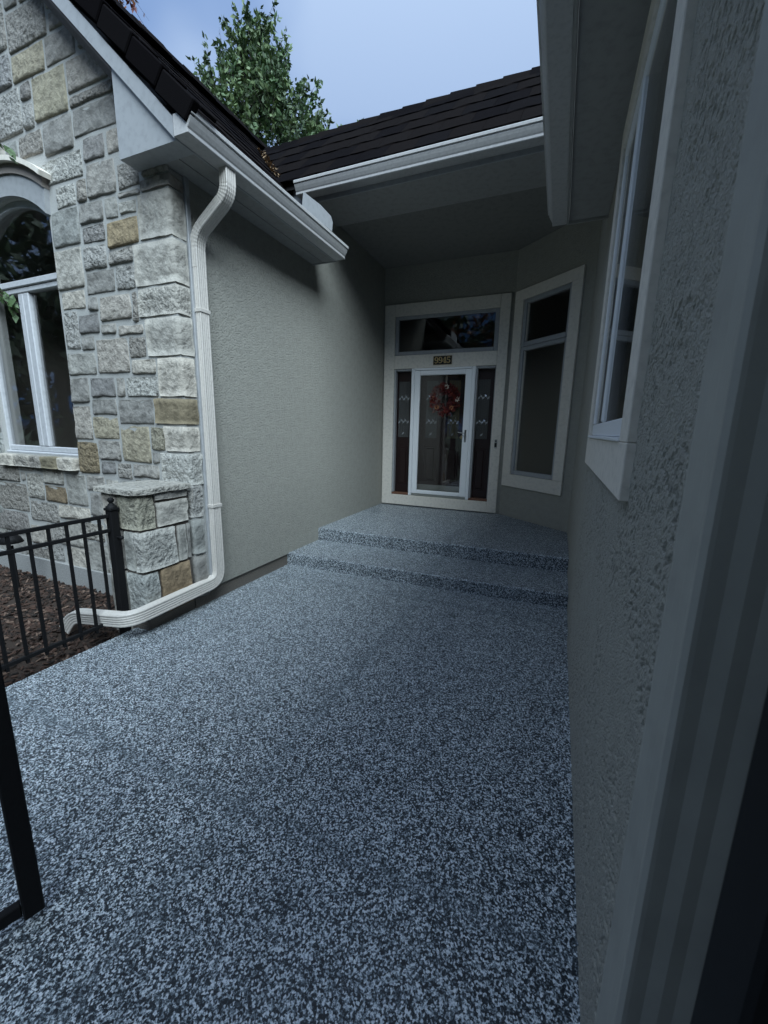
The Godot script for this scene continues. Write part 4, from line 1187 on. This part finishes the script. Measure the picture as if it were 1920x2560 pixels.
func build_plants() -> void:
	# leafy tree behind the roofs
	build_tree("tree", "green leafy tree rising behind the roof valley", V(-10.2, -0.16, -12.6), 13.4,
		[[V(0.3, 11.7, 0.1), V(0.7, 1.4, 0.7)], [V(-0.4, 11.3, 0.7), V(0.6, 1.1, 0.7)], [V(1.1, 11.2, 0.1), V(0.9, 1.2, 1.0)], [V(-0.4, 10.4, 0.9), V(0.9, 1.2, 1.0)], [V(1.8, 10.1, -0.4), V(1.0, 0.9, 1.1)], [V(2.9, 9.4, -0.7), V(1.1, 0.6, 0.9)], [V(0.15, 12.9, 0.1), V(0.45, 1.0, 0.45)], [V(0.9, 9.4, 0.4), V(1.7, 1.3, 1.4)]],
		1.5, 0.17, [m.leaf_green, m.leaf_light, m.leaf_shade], 75, 26)
	# the small tree in the bed, only its hanging sprays reach the view
	var s := node(self, "small_tree", V(-3.95, -0.13, -1.05))
	tag(s, "small tree in the mulch bed with leafy sprays hanging before the arched window", "tree")
	var wood := MB.new(true)
	var gl := MB.new()
	wood.tube(PackedVector3Array([V(0, -0.05, 0), V(0.02, 0.9, 0.02), V(-0.03, 1.8, 0.0), V(0.0, 2.9, -0.05), V(0.05, 3.9, -0.05)]), 0.035, 0.012, 8)
	for q: Array in [[V(0, 2.9, 0), V(0.34, 3.55, -0.42), V(0.50, 3.46, -0.64)], [V(0, 2.1, 0), V(0.36, 2.64, -0.36), V(0.57, 2.53, -0.53)], [V(0, 3.3, 0), V(-0.4, 3.7, 0.4), V(-0.7, 3.8, 0.6)], [V(0, 2.6, 0), V(-0.4, 2.9, 0.2), V(-0.8, 2.9, 0.4)], [V(0.05, 3.8, 0), V(0.1, 4.2, 0.2), V(0.2, 4.5, 0.3)]]:
		wood.tube(PackedVector3Array([q[0], q[1], q[2]]), 0.012, 0.004, 5)
		for k in 3:
			twig(gl, wood, q[2], (q[2] - q[1]).normalized() + rand_dir() * 0.5 + V(0, -0.7, 0), 0.14, 6, 0.066, 0.9)
	put(s, "trunk", wood, m.bark)
	put(s, "crown", gl, m.leaf_green)
	# red tree whose lowest leaves hang into the top of the view
	build_tree("tree", "red leaved tree whose lowest leaves hang into the top corner", V(-13.0, -0.16, -8.9), 14.5,
		[[V(0.4, 14.2, -0.2), V(1.0, 1.0, 1.0)], [V(-1.2, 15.0, 0.5), V(1.5, 1.2, 1.4)]], -0.6, 0.16, [m.leaf_red, m.leaf_rust], 40, 12)
	# autumn trees across the street behind the camera, mirrored in the glass
	build_tree("tree", "broad rust coloured tree across the yard, mirrored in the transom", V(-5.2, -0.16, 8.5), 8.0,
		[[V(0.0, 6.0, 0.0), V(2.2, 2.0, 2.0)], [V(1.9, 5.0, 0.5), V(1.9, 1.7, 1.7)], [V(-2.0, 5.0, 0.3), V(1.9, 1.8, 1.7)], [V(0.3, 3.8, -0.4), V(2.3, 1.4, 1.8)]], 0.3, 0.26, [m.leaf_rust, m.leaf_shade], 110, 12)
	build_tree("tree", "dark green tree across the yard behind the camera", V(3.5, -0.16, 10.0), 9.0,
		[[V(0.0, 6.5, 0.0), V(2.6, 2.2, 2.2)], [V(-2.3, 5.0, 0.5), V(2.2, 2.0, 1.9)], [V(2.3, 5.0, 0.3), V(2.2, 2.0, 1.9)], [V(0.0, 3.8, 0.0), V(2.6, 1.6, 2.0)]], 0.3, 0.28, [m.leaf_dark, m.leaf_shade], 120, 12)

func far_trees() -> void:
	# yard trees mirrored dark in windows; the last three added to shade the porch
	for q: Array in [["dark spreading tree at the far side of the front yard", V(-17, -0.16, 4.5), 1.15], ["tall dark tree beside the driveway, beyond the fence", V(-14.5, -0.16, 11.0), 1.3], ["dense dark tree at the end of the front bed", V(-20, -0.16, -1.5), 1.2], ["unseen round dark tree behind the camera, added to shade the porch", V(-0.8, -0.16, 13.5), 1.15], ["unseen wide dark tree next to the rust tree, added to shade the porch", V(-9.5, -0.16, 13.0), 1.2], ["unseen dark tree at the near wing, added to shade the porch", V(8.5, -0.16, 12.0), 1.2]]:
		var k: float = q[2]
		build_tree("tree", q[0], q[1], 9.0 * k, [[V(0, 6.3, 0) * k, V(2.6, 2.2, 2.6) * k], [V(-1.6, 4.6, 2.2) * k, V(2.3, 2.0, 2.3) * k], [V(1.4, 4.6, -2.2) * k, V(2.3, 2.0, 2.3) * k], [V(0, 2.7, 0) * k, V(3.0, 1.6, 3.2) * k]], 0.2, 0.42, [m.leaf_dark, m.leaf_dark], 150, 12)

func build_path_light() -> void:
	var l := node(self, "path_light", V(-4.95, -0.13, -2.17))
	tag(l, "small dark mushroom shaped path light in the mulch at the stone wall", "path light")
	var b := MB.new(true)
	b.tube(PackedVector3Array([V(0, -0.05, 0), V(0, 0.47, 0)]), 0.012, 0.012, 8)
	put(l, "stem", b, m.iron)
	b = MB.new(true)
	b.lathe([Vector2(0.0, 0.60), Vector2(0.03, 0.592), Vector2(0.075, 0.56), Vector2(0.10, 0.505), Vector2(0.096, 0.503), Vector2(0.0, 0.53)], Vector3.ZERO, 20)
	put(l, "hood", b, m.iron)

func _ready() -> void:
	rng.seed = 20241
	light_and_camera()
	materials()
	build_ground()
	house = node(self, "house")
	tag(house, "grey stucco house with a stone gable, dark tiled roofs and a recessed white front entry", "house")
	build_gable()
	build_walls()
	build_roofs()
	build_eaves()
	build_angled_window()
	build_side_window()
	build_entry()
	build_downspouts()
	build_pier()
	build_fence()
	build_path_light()
	build_plants()
	far_trees()
